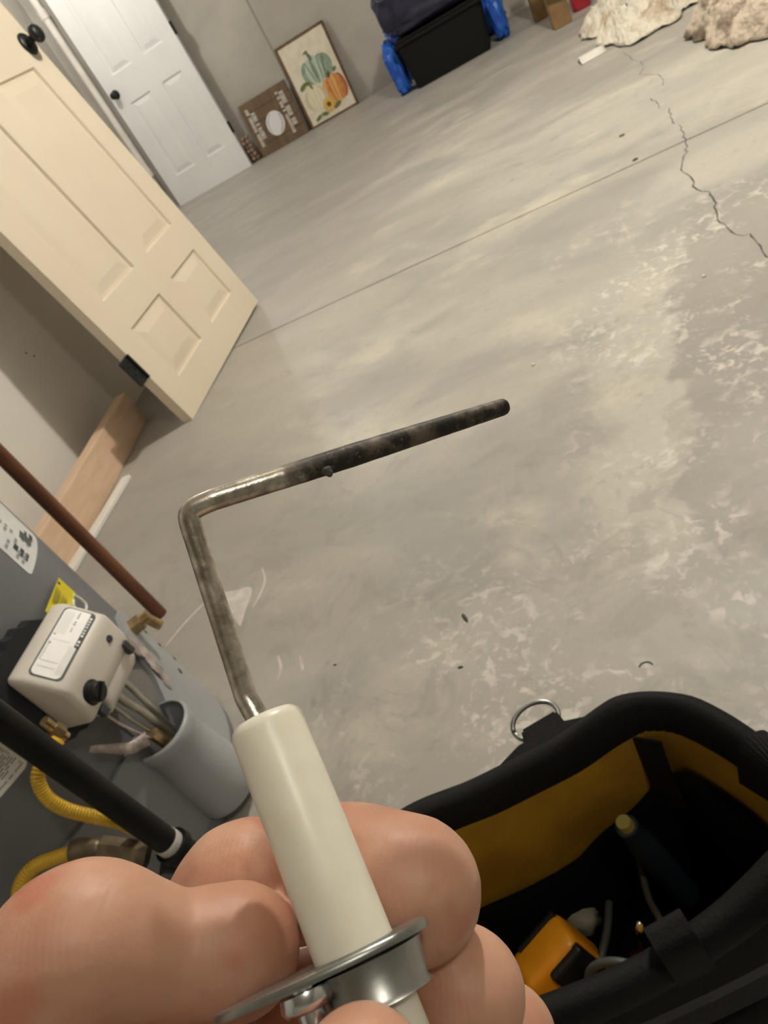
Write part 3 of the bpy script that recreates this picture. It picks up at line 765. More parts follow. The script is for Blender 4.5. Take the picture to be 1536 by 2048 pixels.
pth = smooth_path([cp(-13, .262, HR+.022), cp(-10, .238, HR+.024), cp(-7, .215, HR+.026), cp(-3.5, .205, HR+.034)], 6)
for i, p in enumerate(pth):
    t_ = (pth[min(i+1, len(pth)-1)]-pth[max(i-1, 0)]).normalized(); o_ = V((p.x, p.y, 0)).normalized(); s_ = t_.cross(o_).normalized()
    wdt = .0035+.006*i/len(pth)
    cur = [bm.verts.new(p+s_*wdt*k+o_*.002*noise.noise(p*150+V((k*5, 0, 0)))) for k in (-1, 0, 1)]
    if prev:
        for k in range(2): bm.faces.new((prev[k], prev[k+1], cur[k+1], cur[k]))
    prev = cur
o = finish(bm, 'foil_strip', MFOIL, wh, True); o.modifiers.new('t', 'SOLIDIFY').thickness = .0012
# scoop that shields the burner inlet: half cup, open at the top
bm = bmesh.new(); sa, sz = 4.0, .165
def scoop_ring(z, r, out, shr=0.0):
    ring = []; c = cp(sa, z, HR+out)
    ex = V((cos(R_(sa)), sin(R_(sa)), 0)); ey = V((-ex.y, ex.x, 0))
    for k in range(33):
        a_ = R_(-118+236*k/32); ring.append(c+ex*cos(a_)*(r)+ey*sin(a_)*(r))
    return ring
prof = [(.178, .043, .010), (.172, .046, .010), (.157, .044, .010), (.152, .0415, .010), (.12, .0435, .011), (.06, .047, .012), (.035, .049, .012), (.022, .045, .010)]
Rg = [[bm.verts.new(p) for p in scoop_ring(z, r, o_)] for z, r, o_ in prof]
for a_, b_ in zip(Rg, Rg[1:]):
    for k in range(32): bm.faces.new((a_[k], a_[k+1], b_[k+1], b_[k]))
bm.faces.new(Rg[-1])
o = autosmooth(finish(bm, 'burner_scoop', MTANK2, wh), 40); o.modifiers.new('t', 'SOLIDIFY').thickness = .002
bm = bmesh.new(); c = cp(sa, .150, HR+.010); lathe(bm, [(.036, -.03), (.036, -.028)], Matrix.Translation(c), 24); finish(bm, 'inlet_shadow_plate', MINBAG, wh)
# four tubes from valve to scoop
vt = lambda t_, x, z: V((x, t_, z))+HC0*0                                  # valve frame: x outward, t along +y
def tubepart(name, pts, r, m):
    bm = bmesh.new(); tube(bm, smooth_path(pts, 8), r, 12); return finish(bm, name, m, wh, True)
tubepart('gas_tube', [(.292, -.004, .30), (.286, .000, .262), (.278, .010, .225), (.274, .014, .190), (.272, .016, .14)], .0052, MTUBE)
tubepart('gas_tube', [(.292, .014, .30), (.288, .018, .265), (.280, .022, .23), (.272, .026, .195), (.270, .024, .14)], .0040, MTUBE)
tubepart('pilot_tube', [(.286, -.016, .30), (.282, -.012, .258), (.274, -.004, .22), (.268, .006, .18), (.270, .010, .14)], .0026, MTUBE)
tubepart('thermocouple_wire', [(.284, -.028, .30), (.282, -.026, .26), (.276, -.016, .222), (.270, -.006, .19), (.268, .000, .14)], .0018, MFOIL)
bm = bmesh.new(); tube(bm, [V((.278, .000, .15)), V((.276, -.002, .195))], .008, 6); autosmooth(finish(bm, 'brass_union', MBRASS, wh))
# valve body (profile in x,z extruded along y), slanted label face
gv = bpy.data.objects.new('gas_control_valve', None); COL.objects.link(gv); gv.parent = wh
def prism_y(prof, y0, y1, bev):
    bm = bmesh.new(); A = [bm.verts.new(V((x, y0, z))) for x, z in prof]; B = [bm.verts.new(V((x, y1, z))) for x, z in prof]; n = len(prof)
    bm.faces.new(A); bm.faces.new(B)
    for k in range(n): bm.faces.new((A[k], A[(k+1) % n], B[(k+1) % n], B[k]))
    bmesh.ops.recalc_face_normals(bm, faces=bm.faces)
    if bev: bmesh.ops.bevel(bm, geom=list(bm.edges), offset=bev, segments=4, affect='EDGES', profile=.5)
    return bm
bm = prism_y([(.262, .395), (.280, .393), (.317, .357), (.315, .318), (.306, .300), (.262, .300)], -.061, .051, .0075)
body = autosmooth(finish(bm, 'valve_body', MVALVE, wh), 60); bpy.data.objects.remove(gv)
bm = prism_y([(.266, .305), (.309, .310), (.306, .288), (.296, .276), (.270, .276)], -.032, .046, .006)
autosmooth(finish(bm, 'valve_skirt', MVALVE, wh), 60)
# slanted face frame
f0 = V((.2815, -.061, .3925)); fx = V((0, 1, 0)); fd = (V((.3165, 0, .3575))-V((.2815, 0, .3925))).normalized(); fn = V((.707, 0, .707))
def fpt(u, v, h=0): return V((.2800, 0, .3935))+fx*u+fd*v+fn*h*1.0
def rrect(u0, u1, v0, v1, rc, h):
    out = []
    for cx, cy, a0 in ((u1-rc, v1-rc, 0), (u0+rc, v1-rc, 90), (u0+rc, v0+rc, 180), (u1-rc, v0+rc, 270)):
        for k in range(6): a_ = R_(a0+k*18); out.append(fpt(cx+rc*cos(a_), cy+rc*sin(a_), h))
    return out
def fplate(name, u0, u1, v0, v1, rc, h0, h1, m, parent):
    bm = bmesh.new(); A = rrect(u0, u1, v0, v1, rc, h0); poly_prism(bm, A, (0, 0, 0), fn*(h1-h0)); return finish(bm, name, m, parent)
fplate('label_recess', -.050, .044, .0070, .0435, .006, -.002, .0006, mat('dark_green_black', (.03, .035, .03), .5), body)
flab = fplate('label_plate', -.0485, .0425, .0090, .0405, .006, 0, .0011, MPAPER, body)
def fquad(bm, u0, u1, v0, v1, h): bm.faces.new([bm.verts.new(fpt(a_, b_, h)) for a_, b_ in ((u0, v0), (u1, v0), (u1, v1), (u0, v1))])
bm = bmesh.new(); rr = random.Random(9)
for k in range(5): fquad(bm, .006, .038, .0115+k*.0022, .0118+k*.0022, .0013)
for k in range(4): fquad(bm, -.044, -.006, .0335+k*.0018, .0338+k*.0018, .0013)
for k in range(16): fquad(bm, -.030+k*.0016, -.0292+k*.0016, .0105, .0105+rr.uniform(.0008, .002), .0013)
for u, v in ((.004, .0105), (-.008, .0105)): fquad(bm, u, u+.0016, v, v+.003, .0013)
fquad(bm, -.0305, -.030, .012, .031, .0013); fquad(bm, -.038, -.0376, .012, .031, .0013); fquad(bm, -.002, -.0017, .013, .031, .0013)
tag(finish(bm, 'label_print', MINKG, flab), kind='stuff')
bm = bmesh.new()
for k in range(9):
    u = .012+k*.0032; hgt = rr.uniform(.0008, .0016); fquad(bm, u, u+.0022, .0265-hgt, .0265+hgt*.4, .0013) if k not in (2, 5) else None
tag(finish(bm, 'label_logo', MINKG, flab), kind='stuff')
bm = bmesh.new(); poly_prism(bm, rrect(-.006, .0425, .0375, .0425, .0015, .0), (0, 0, 0), fn*.0013); band = finish(bm, 'dark_band', MINK, flab)
bm = bmesh.new(); rr = random.Random(2)
for k in range(10):
    u = -.003+k*.0041
    if k in (2,): continue
    fquad(bm, u, u+.0026, .0386, .0394, .0015); fquad(bm, u, u+.0026, .0406, .0413, .0015); fquad(bm, u+rr.choice((0, .0018)), u+rr.choice((.0008, .0026)), .0386, .0413, .00152)
tag(finish(bm, 'band_lettering', MPAPER, band), kind='stuff')
# knob, button, pilot window
bm = bmesh.new(); lathe(bm, [(.0145, 0), (.0145, .003), (.012, .005), (.0115, .013), (.010, .0145), (.001, .015)], align((.312, -.038, .326), (1, 0, -.12)), 28)
kn = autosmooth(finish(bm, 'control_knob', MBLACK, body), 40)
bm = bmesh.new(); box(bm, (-.0105, -.0018, 0), (.0105, .0018, .0035), .0008, align((.326, -.038, .3245), (1, 0, -.12), (0, 1, .5))); finish(bm, 'knob_pointer', MBLACK, kn)
bm = bmesh.new(); lathe(bm, [(.0048, 0), (.0042, .002)], align((.3155, .027, .338), (1, 0, 0)), 14); finish(bm, 'status_window', MINK, body)
bm = bmesh.new(); box(bm, (.309, .033, .300), (.3175, .041, .318), .001); finish(bm, 'clip_slot', MINK, body)
bm = bmesh.new(); box(bm, (.300, -.045, .290), (.309, -.035, .302), .001); finish(bm, 'clip_slot', MINK, body)
# foam gasket ring behind the valve
bm = bmesh.new(); c = V((.246, -.022, .345)); n = 44; A = []; B = []
for k in range(n):
    a_ = 2*pi*k/n; rr_ = .070+.0035*(k % 2)+.003*noise.noise(V((cos(a_)*3, sin(a_)*3, 0)))
    A.append(bm.verts.new(c+V((0, rr_*cos(a_), rr_*sin(a_))))); B.append(bm.verts.new(c+V((.018, rr_*.96*cos(a_), rr_*.96*sin(a_)))))
bm.faces.new(A); bm.faces.new(B)
for k in range(n): bm.faces.new((A[k], A[(k+1) % n], B[(k+1) % n], B[k]))
finish(bm, 'foam_gasket', MRUB, wh)
# inlet fitting under the valve
q = eye(116, 1462, .745)-HC0
bm = bmesh.new(); tube(bm, [q+V((-.002, 0, .006)), q+V((.0, 0, -.006))], .0085, 6); tube(bm, [q+V((0, 0, .02)), q+V((0, 0, -.012))], .0055, 14); autosmooth(finish(bm, 'inlet_nut', MBRASS, wh))
# drain valve brass
q = cp(34.5, .245, HR+.003)
bm = bmesh.new(); e = cp(37, 0, 1); tube(bm, [q, q+e*.020], .0135, 6); tube(bm, [q+e*.02, q+e*.034], .0095, 16); tube(bm, [q+e*.026+V((0, 0, .004)), q+e*.034+V((.0, .0, -.024))], .0075, 14); autosmooth(finish(bm, 'brass_port', MBRASS, wh))
# yellow tag with white loop
tg = thing('yellow_tag', HC0+cp(18, .40, HR+.03), 'bright yellow warning tag hanging above the gas valve on the tank', 'tag')
def tgp(px, py, d=.80, rr=.2575):
    rd = ray(px, py); o_ = CAM-HC0; a_ = rd.x**2+rd.y**2; b_ = 2*(o_.x*rd.x+o_.y*rd.y); c_ = o_.x**2+o_.y**2-rr*rr
    return CAM+rd*((-b_-math.sqrt(max(b_*b_-4*a_*c_, 0)))/2/a_)-tg.location
bm = bmesh.new()
A = [tgp(117, 1156, .835), tgp(150, 1186, .82), tgp(141, 1222, .80), tgp(118, 1226, .78), tgp(102, 1237, .775), tgp(90, 1222, .785)]
th_ = (V((.9, .3, .1))).normalized()*.0006
poly_prism(bm, A, (0, 0, 0), th_); card = finish(bm, 'card', MYEL, tg)
bm = bmesh.new()
for px, py in ((118, 1166), (95, 1222)): lathe(bm, [(.0022, 0), (.0018, .0004)], align(tgp(px, py, .79 if py > 1200 else .829), (.9, .3, .1)), 10)
tag(finish(bm, 'punch_hole', MCRACK, card), kind='stuff')
bm = bmesh.new()
for k in range(9):
    a0 = tgp(113+k*2.6, 1172+k*3.2, .822).lerp(tgp(103+k*2.6, 1208+k*1.4, .790), .08); b0 = tgp(113+k*2.6, 1172+k*3.2, .822).lerp(tgp(103+k*2.6, 1208+k*1.4, .790), .85)
    if k in (4,): continue
    tube(bm, [a0+th_*2, b0+th_*2], .0006, 5)
tag(finish(bm, 'tag_print', MYELINK, card), kind='stuff')
bm = bmesh.new(); tube(bm, smooth_path([tgp(147, 1190, .83), tgp(158, 1196, .832), tgp(171, 1208, .826), tgp(172, 1219, .815), tgp(160, 1222, .80), tgp(148, 1212, .80), tgp(147, 1200, .82)], 6), .0018, 8); finish(bm, 'white_loop', MTRIM, tg, True)

# ------------------------------------------------------------------ pipes and hoses round the heater
cpp = ground(322, 1229, .155); cpp.z = 0; bm = bmesh.new()
r_ = .0111; tube(bm, [V((0, 0, .155)), V((0, 0, 1.30))], r_, 24, cap=False); tube(bm, [V((0, 0, .155)), V((0, 0, 1.30))], r_-.0012, 24, cap=False); lathe(bm, [(r_-.0012, .155), (r_, .155)], None, 24)
bm.faces.ensure_lookup_table()
o = finish(bm, 'copper_pipe', MCOPPER, None, True, loc=cpp); tag(o, 'brown aged copper discharge pipe hanging vertically beside the tank, open at its end', 'pipe')
gp = V((-.606, .327, 0))
gt = thing('gas_pipe', gp, 'black iron gas pipe running vertically in front of the grey tank', 'pipe')
zb = .176
bm = bmesh.new(); tube(bm, [V((0, 0, zb)), V((0, 0, 1.6))], .0140, 24); autosmooth(finish(bm, 'pipe_run', MPIPE, gt))
bm = bmesh.new(); tube(bm, [V((0, 0, zb-.010)), V((0, 0, zb+.006))], .0150, 24); autosmooth(finish(bm, 'thread_tape', MSILV, gt))
bm = bmesh.new(); tube(bm, [V((0, 0, zb-.004)), V((0, 0, zb-.014)), V((0, 0, zb-.018)), V((0, 0, zb-.070)), V((0, 0, zb-.074))], [.0195, .0200, .0170, .0175, .020], 24)
sd_ = (eye(225, 1702, .785)-gp-V((0, 0, zb-.040))); sdir = sd_.normalized()
tube(bm, [V((0, 0, zb-.040)), V((0, 0, zb-.040))+sdir*.026, V((0, 0, zb-.040))+sdir*.030], [.0165, .0170, .0195], 20); autosmooth(finish(bm, 'tee_fitting', MPIPE, gt))
bm = bmesh.new(); tube(bm, [V((0, 0, zb-.07)), V((0, 0, .045))], .0105, 20); tube(bm, [V((0, 0, .035)), V((0, 0, .055))], .0155, 20); autosmooth(finish(bm, 'drip_leg', MPIPE, gt))
# flare fitting and yellow hoses
ff = thing('flare_fitting', eye(290, 1708, .785), 'tarnished hexagonal brass fitting joining the black pipe tee to the yellow hose', 'fitting')
P0 = eye(296, 1712, .785)-ff.location; P1 = eye(200, 1700, .785)-ff.location; P2 = eye(180, 1699, .785)-ff.location; P3 = eye(143, 1703, .785)-ff.location
bm = bmesh.new(); tube(bm, [P0, P1], .0150, 6); autosmooth(finish(bm, 'hex_body', MDBRASS, ff))
bm = bmesh.new(); tube(bm, [P1, P1.lerp(P2, .5), P2, P2.lerp(P3, .45), P3], [.0125, .0135, .0115, .0135, .0115], 18); autosmooth(finish(bm, 'flare_nut', MDBRASS, ff), 50)
def hose(name, pts, r, label, corr=.0032):
    P = smooth_path(pts, 10); Q = [P[0]]
    # resample
    out = []; acc = 0; step = .0008
    for a_, b_ in zip(P, P[1:]):
        ln_ = (b_-a_).length; s_ = -acc
        while s_+step <= ln_: s_ += step; out.append(a_.lerp(b_, s_/ln_))
        acc = ln_-s_
    o0 = V(pts[0]); out = [p-o0 for p in out]
    rad = [r*(1+.05*sin(2*pi*i*step/corr)) for i in range(len(out))]
    bm = bmesh.new(); tube(bm, out, rad, 18); o = finish(bm, name, MHOSE, None, True, loc=o0); return tag(o, label, 'hose')
hose('gas_hose', [eye(118, 1478, .735), eye(96, 1508, .732), eye(76, 1552, .724), eye(92, 1592, .726), eye(130, 1618, .735), eye(190, 1634, .75), eye(240, 1645, .765), eye(275, 1660, .795)], .0070, 'yellow coated gas hose looping out from behind the black pipe below the valve')
hose('gas_hose', [eye(150, 1703, .785), eye(110, 1716, .78), eye(70, 1733, .775), eye(45, 1762, .77), eye(38, 1800, .77), eye(52, 1840, .775), eye(110, 1850, .775), eye(200, 1820, .775), eye(270, 1790, .785), eye(300, 1760, .79)], .0078, 'yellow coated gas hose curving down from the tarnished fitting behind the fingers')
# heater foot / floor bracket seen beyond the pipe
bm = bmesh.new(); q = ground(395, 1830); box(bm, (-.055, -.022, 0), (.055, .022, .006), .002, align((0, 0, 0), (0, 0, 1), (.45, .9, 0))); box(bm, (-.055, -.003, 0), (.055, .003, .035), .001, align((0, 0, 0), (0, 0, 1), (.45, .9, 0)))
tag(finish(bm, 'angle_bracket', mat('dull_dark_steel', (.09, .088, .08), .45, .6), None, loc=q), 'dull dark steel angle lying on the floor below the black pipe', 'bracket')

# ------------------------------------------------------------------ tool bag
BA = V((-.070, .327, 0)); bu = V((-.918, -.397, 0)).normalized(); bv = V((.397, -.918, 0)).normalized()
BL, BWd = .262, .128
bag = thing('tool_bag', BA, 'open black tool bag with yellow lining on the floor at the lower right', 'bag')
def bagring(off, z, zt=0.0, bul=.012, n=160, wav=0.0, hook=lambda u, v: 0):
    """rounded rectangle in (u,v) grown by off, sides bulging"""
    out = []; u0, u1, v0, v1 = .000-off, BL+off, .008-off, BWd+off; rc = .024+max(off, -.012)
    cyc = [((u0+rc), (v0+rc), 180), ((u1-rc), (v0+rc), 270), ((u1-rc), (v1-rc), 0), ((u0+rc), (v1-rc), 90)]
    base = []
    for cx, cy, a0 in cyc:
        for k in range(9): a_ = R_(a0+k*90/8); base.append((cx+rc*cos(a_), cy+rc*sin(a_)))
    # resample by length
    base.append(base[0]); Ls = [0]
    for a_, b_ in zip(base, base[1:]): Ls.append(Ls[-1]+math.hypot(b_[0]-a_[0], b_[1]-a_[1]))
    for k in range(n):
        s = Ls[-1]*k/n; i = max(j for j in range(len(Ls)) if Ls[j] <= s+1e-12); i = min(i, len(base)-2)
        f = (s-Ls[i])/(Ls[i+1]-Ls[i]+1e-12); u = base[i][0]+(base[i+1][0]-base[i][0])*f; v = base[i][1]+(base[i+1][1]-base[i][1])*f
        cu = (u-(u0+u1)/2)/((u1-u0)/2); cv = (v-(v0+v1)/2)/((v1-v0)/2)
        v2 = v+bul*math.copysign(1, cv)*max(0, 1-cu*cu)*abs(cv)**3; u2 = u+bul*1.3*math.copysign(1, cu)*max(0, 1-cv*cv)*abs(cu)**3
        u2 -= .30*max(v, 0)*max(0, 1-(u-u0)/(u1-u0))
        zz = z+hook(u, v)+zt*(.010*cos(u*26+.6)+.010*cos(v*30)-.010*noise.noise(V((u*14, v*14, 1))))
        wv_ = wav*noise.noise(V((u*22, v*22, z*16)))
        out.append(V(bu*u2+bv*v2)+V((0, 0, zz))+(bu*cu+bv*cv)*wv_)
    return out
def bagloft(name, rings, m, cap0=False, cap1=False, thick=0, parent=bag):
    bm = bmesh.new(); G = [[bm.verts.new(p) for p in r] for r in rings]; n = len(G[0])
    for a_, b_ in zip(G, G[1:]):
        for k in range(n): bm.faces.new((a_[k], a_[(k+1) % n], b_[(k+1) % n], b_[k]))
    if cap0: bm.faces.new(G[0])
    if cap1: bm.faces.new(G[-1])
    o = finish(bm, name, m, parent, True)
    if thick: s_ = o.modifiers.new('t', 'SOLIDIFY'); s_.thickness = thick; s_.offset = 0
    return o
Zs = [0, .012, .05, .10, .15, .20, .235]
bagloft('shell', [bagring(.004, z, 0, .006+.02*z, wav=.006 if 0 < z else 0) for z in Zs]+[bagring(.003, .262, .5, .012, wav=.004), bagring(.001, .270, 1, .012)], MBAG, cap0=True)
rim = [bagring(.006, .238, .5, .012), bagring(.009, .262, 1, .013), bagring(.006, .279, 1, .013), bagring(-.002, .284, 1, .012), bagring(-.008, .279, 1, .012), bagring(-.010, .262, 1, .011), bagring(-.010, .246, .8, .010)]
bagloft('rim_binding', rim, MWEB)
bagloft('yellow_lining', [bagring(-.0085, .262, 1, .011), bagring(-.0140, .238, .7, .010, wav=.002), bagring(-.014, .205, .3, .009, wav=.007), bagring(-.014, .145, .3, .008, wav=.008)], MLINE)
HK = lambda u, v: .062*max(0, 1-max(u, 0)/.11)
bagloft('inner_pockets', [bagring(-.0135, .130, .3, .009, wav=.004, hook=HK), bagring(-.0165, .160, 1.0, .008, wav=.006, hook=HK), bagring(-.020, .156, 1.0, .004, wav=.008, hook=HK), bagring(-.020, .08, 0, 0), bagring(-.016, .014, 0, 0)], MINBAG, cap1=True)
# corner gusset strap inside the far corner, loops on the rim
def strap(name, pts, wdt, wdir, m=MWEB, th=.002, parent=bag):
    bm = bmesh.new(); P = smooth_path(pts, 6); prev = None
    for i, p in enumerate(P):
        t_ = (P[min(i+1, len(P)-1)]-P[max(i-1, 0)]).normalized(); s_ = V(wdir); s_ = (s_-t_*s_.dot(t_)).normalized()
        nn = s_.cross(t_).normalized()
        cur = [bm.verts.new(p+s_*wdt/2+nn*th/2), bm.verts.new(p-s_*wdt/2+nn*th/2), bm.verts.new(p-s_*wdt/2-nn*th/2), bm.verts.new(p+s_*wdt/2-nn*th/2)]
        if prev:
            for k in range(4): bm.faces.new((prev[k], prev[(k+1) % 4], cur[(k+1) % 4], cur[k]))
        else: bm.faces.new(cur)
        prev = cur
    bm.faces.new(prev); return finish(bm, name, m, parent)
uvp = lambda u, v, z: bu*u+bv*v+V((0, 0, z))
strap('corner_strap', [uvp(.016, .022, .268), uvp(.019, .026, .24), uvp(.022, .030, .19)], .020, bu-bv)
# outer flap over the far rim
def pad(name, outline, z0, z1, bev):
    bm = bmesh.new(); poly_prism(bm, [uvp(u, v, z0) for u, v in outline], (0, 0, 0), (0, 0, z1-z0))
    bmesh.ops.recalc_face_normals(bm, faces=bm.faces); bmesh.ops.bevel(bm, geom=list(bm.edges), offset=bev, segments=2, affect='EDGES')
    return autosmooth(finish(bm, name, MWEB, bag), 50)
pad('side_flap', [(.022, .004), (.040, -.016), (.066, -.026), (.095, -.026), (.125, -.016), (.148, .004)], .252, .276, .004)
pad('webbing_tab', [(.058, -.020), (.060, -.040), (.092, -.040), (.096, -.020)], .256, .268, .002)
pad('webbing_tab', [(.108, -.014), (.110, -.028), (.150, -.022), (.152, -.008)], .246, .262, .003)
bm = bmesh.new(); c = uvp(.078, -.044, .262)
tube(bm, [c+bu*.017*cos(a_)*1.15+(bv*-.012+V((0, 0, .006)))*sin(a_) for a_ in [2*pi*k/28 for k in range(29)]], .0021, 10); finish(bm, 'd_ring', MSTEEL, bag, True)
strap('rim_keeper', [uvp(.072, BWd+.022, .240), uvp(.072, BWd+.022, .278), uvp(.072, BWd+.014, .2865), uvp(.072, BWd+.006, .283), uvp(.072, BWd+.001, .25)], .024, bu, th=.003)
strap('rim_keeper', [uvp(-.052, .082, .235), uvp(-.052, .082, .280), uvp(-.042, .082, .291), uvp(-.030, .082, .284), uvp(-.024, .082, .25)], .024, bv-bu*.4, th=.003)
strap('carry_handle', [uvp(.21, BWd+.022, .20), uvp(.19, BWd+.035, .27), uvp(.12, BWd+.050, .285), uvp(.03, BWd+.050, .27), uvp(.0, BWd+.024, .20)], .026, (0, 0, 1), th=.004)
bagloft('outer_pocket', [[p for p in bagring(.012, z, 0, .006+.02*z, wav=.006)] for z in (.02, .06, .10, .145)]+[bagring(.006, .147, 0, .008)], MBAG)
# contents
def eyez(px, py, z): return ground(px, py, z)
ft = eyez(1250, 1648, .215); fb = eyez(1372, 1786, .080)
fl_ = thing('dark_flashlight', fb, 'long dark blue-black rubber torch lying in the open tool bag', 'torch')
bm = bmesh.new(); tube(bm, [V(), (ft-fb)*.75, (ft-fb)*.8, (ft-fb)*.98], [.011, .011, .009, .0085], 18); autosmooth(finish(bm, 'barrel', MDBLUE, fl_))
bm = bmesh.new(); tube(bm, [(ft-fb)*.97, (ft-fb)*1.03], [.0065, .0055], 14); finish(bm, 'tip', mat('dull_yellow_plastic', (.30, .26, .06), .5), fl_)
# orange tool
q = eyez(1104, 1945, .178)
q = q+bv*-.012+V((0, 0, -.004))
ot = thing('orange_tool', q, 'orange-yellow plastic tool body with a black grip in the tool bag', 'tool')
ot.rotation_euler = (.25, .15, math.atan2(bu.y, bu.x)+.25)
bm = bmesh.new(); box(bm, (-.028, -.016, -.045), (.024, .018, .012), .008, seg=3); autosmooth(finish(bm, 'body', MTOOLY, ot), 40)
bm = bmesh.new(); box(bm, (-.026, .012, -.03), (.004, .023, .008), .003); finish(bm, 'grip', MBLACK, ot)
bm = bmesh.new(); box(bm, (-.026, -.013, .008), (.012, -.009, .0135), .001); finish(bm, 'slot', MBLACK, ot)
# chrome shaft, red thing, cable loops
a_ = eyez(1284, 1925, .13); b_ = eyez(1280, 1858, .20)
sd2 = thing('screwdriver', a_, 'chrome shafted screwdriver with dark red handle upright in the tool bag', 'screwdriver')
bm = bmesh.new(); tube(bm, [V((0, 0, -.0)), b_-a_, (b_-a_)*1.15], [.0032, .0032, .002], 14); finish(bm, 'shaft', MCHROME, sd2, True)
bm = bmesh.new(); tube(bm, [(b_-a_)*-1.2, (b_-a_)*-.2, V()], [.013, .013, .008], 12); finish(bm, 'handle', MDKRED, sd2, True)
def cable(pxs, r, m, label, z0):
    P = [eyez(x, y, z) for x, y, z in pxs]; o0 = P[0]; bm = bmesh.new(); tube(bm, smooth_path([p-o0 for p in P], 8), r, 10)
    return tag(finish(bm, 'cable', m, None, True, loc=o0), label, 'cable')
cable([(1175, 2000, .16), (1180, 1945, .185), (1210, 1925, .195), (1255, 1928, .195), (1290, 1945, .18), (1310, 1975, .15)], .0032, MCABLE, 'grey cable arching over the things in the bag, in front of the chrome shaft', 0)
cable([(1218, 1805, .14), (1214, 1860, .15), (1200, 1925, .155), (1188, 1990, .14)], .0030, MCABLE, 'straight grey cable running down the middle of the tool bag', 0)
cable([(1130, 1870, .11), (1165, 1920, .12), (1195, 1955, .12), (1190, 2020, .10)], .0030, MCABLE, 'grey cable curling down beside the orange tool', 0)
cable([(1275, 1700, .13), (1295, 1790, .14), (1320, 1840, .15), (1335, 1890, .14)], .0028, mat('dark_olive_cable', (.06, .055, .04), .5), 'dark olive cable looping behind the chrome shaft', 0)
rg = blob('cream_lump', eyez(1162, 1838, .10), (.016, .013, .012), MRAGD, amp=.2, sc_=1.6, seed=7, sub=3, flatz=.01); tag(rg, 'dull cream unidentified plastic lump deep in the tool bag', 'lump')  # stand-in lump for an unidentified cream thing

# ------------------------------------------------------------------ flame rod held in the hand
igt = thing('flame_rod', eye(690, 1850, .0905), 'bent sooty metal rod in a white porcelain sleeve with steel flange, held in the fingers', 'flame sensor')
O = igt.location.copy()
def E(px, py, d): return eye(px, py, d)-O
ct, cb = E(527, 1432, .1000), E(697, 1868, .0905); ax = (ct-cb).normalized()
RC = .00515
Mx = align(cb, ax); Lc = (ct-cb).length
bm = bmesh.new(); lathe(bm, [(RC, -.002), (RC, Lc-.0016), (RC-.0003, Lc-.0008), (RC-.0009, Lc-.0002), (RC-.0018, Lc), (.0018, Lc)], Mx, 64)
autosmooth(finish(bm, 'porcelain_sleeve', MCER, igt), 50)
# rod
sideD = (E(500, 1400, .1)-ct); rb0 = ct-ax*.003+(sideD-ax*sideD.dot(ax))*.45
rodpts = [rb0, E(492, 1395, .1012), E(462, 1300, .1020), E(425, 1185, .1030), E(391, 1078, .1040)]
bend = [E(391, 1078, .1040), E(380, 1043, .1043), E(381, 1025, .1044), E(396, 1013, .1045), E(425, 1000, .1048)]
q0, q1 = E(425, 1000, .1048), E(1003, 815, .1198)
bend[-1] = q0; P = [rodpts[0].lerp(rodpts[1], k/4) for k in range(4)]
q2 = E(391, 1078, .1040); P += [rodpts[1].lerp(q2, k/30) for k in range(30)]
P += smooth_path(bend, 8)[:-1]+[q0.lerp(q1, k/50) for k in range(51)]
rad = []
for i, p in enumerate(P):
    t_ = max(0, min(1, (p-q0).dot((q1-q0).normalized())/(q1-q0).length)) if i > 30 else 0
    base_ = .00160+.00020*math.sin(min(t_/.55, 1)*pi*.5)-.00038*max(0, t_-.45)/.55
    rad.append(base_*(1+(.03 if t_ > .2 else .008)*noise.noise(p*1500)))
ex = (P[-1]-P[-2]).normalized(); P += [P[-1]+ex*.0006, P[-1]+ex*.0010]; rad += [rad[-1]*.93, rad[-1]*.72]
bm = bmesh.new(); tube(bm, P, rad, 32, uv=True); rod = finish(bm, 'bent_rod', MROD, igt, True)
# soot bead
bm = bmesh.new(); bmesh.ops.create_icosphere(bm, subdivisions=3, radius=.0008)
for v in bm.verts: v.co *= 1+.5*noise.noise(v.co*1600)
finish(bm, 'soot_bead', MCHIP, rod, True, loc=E(655, 943, .1082))
# flange: oval steel plate across the axis, collar skirt, screw
_r = (cb+O-CAM).normalized(); axp = (ax-_r*ax.dot(_r)).normalized()-_r*.03; axp.normalize()
_g = (E(835, 1815, .0905)-E(425, 2005, .089)).normalized(); axp = (axp-_g*axp.dot(_g)).normalized()
rgt = (E(835, 1815, .09)-E(425, 2005, .0875)); rx = (rgt-axp*rgt.dot(axp)).normalized(); ry = axp.cross(rx)
def fl3(x, yv, z): return cb+rx*x+ry*yv+axp*z
bm = bmesh.new(); outl = []
for k in range(48):
    a_ = 2*pi*k/48; outl.append((-.0043+.0140*cos(a_), .0078*sin(a_)*(1+.12*cos(a_))))
zb_ = -.0022
lay = [(1.0, 0), (1.015, .0004), (1.0, .0009), (.95, .0011)]
R0 = [[bm.verts.new(fl3(x*s, yy*s, zb_-.0006+h)) for x, yy in outl] for s, h in lay]
bm.faces.new(R0[0]); bm.faces.new(R0[-1])
for a_, b_ in zip(R0, R0[1:]):
    for k in range(48): bm.faces.new((a_[k], a_[(k+1) % 48], b_[(k+1) % 48], b_[k]))
fln = autosmooth(finish(bm, 'flange_plate', MSTEEL, igt), 50)
bm = bmesh.new(); lathe(bm, [(.0056, 0), (.0070, -.0010), (.0064, -.0052), (.0068, -.0058), (.0061, -.0060), (.0058, -.0054), (.0056, -.001)], align(fl3(.0012, 0, zb_), axp), 40); autosmooth(finish(bm, 'collar_skirt', MSTEEL, igt), 50)
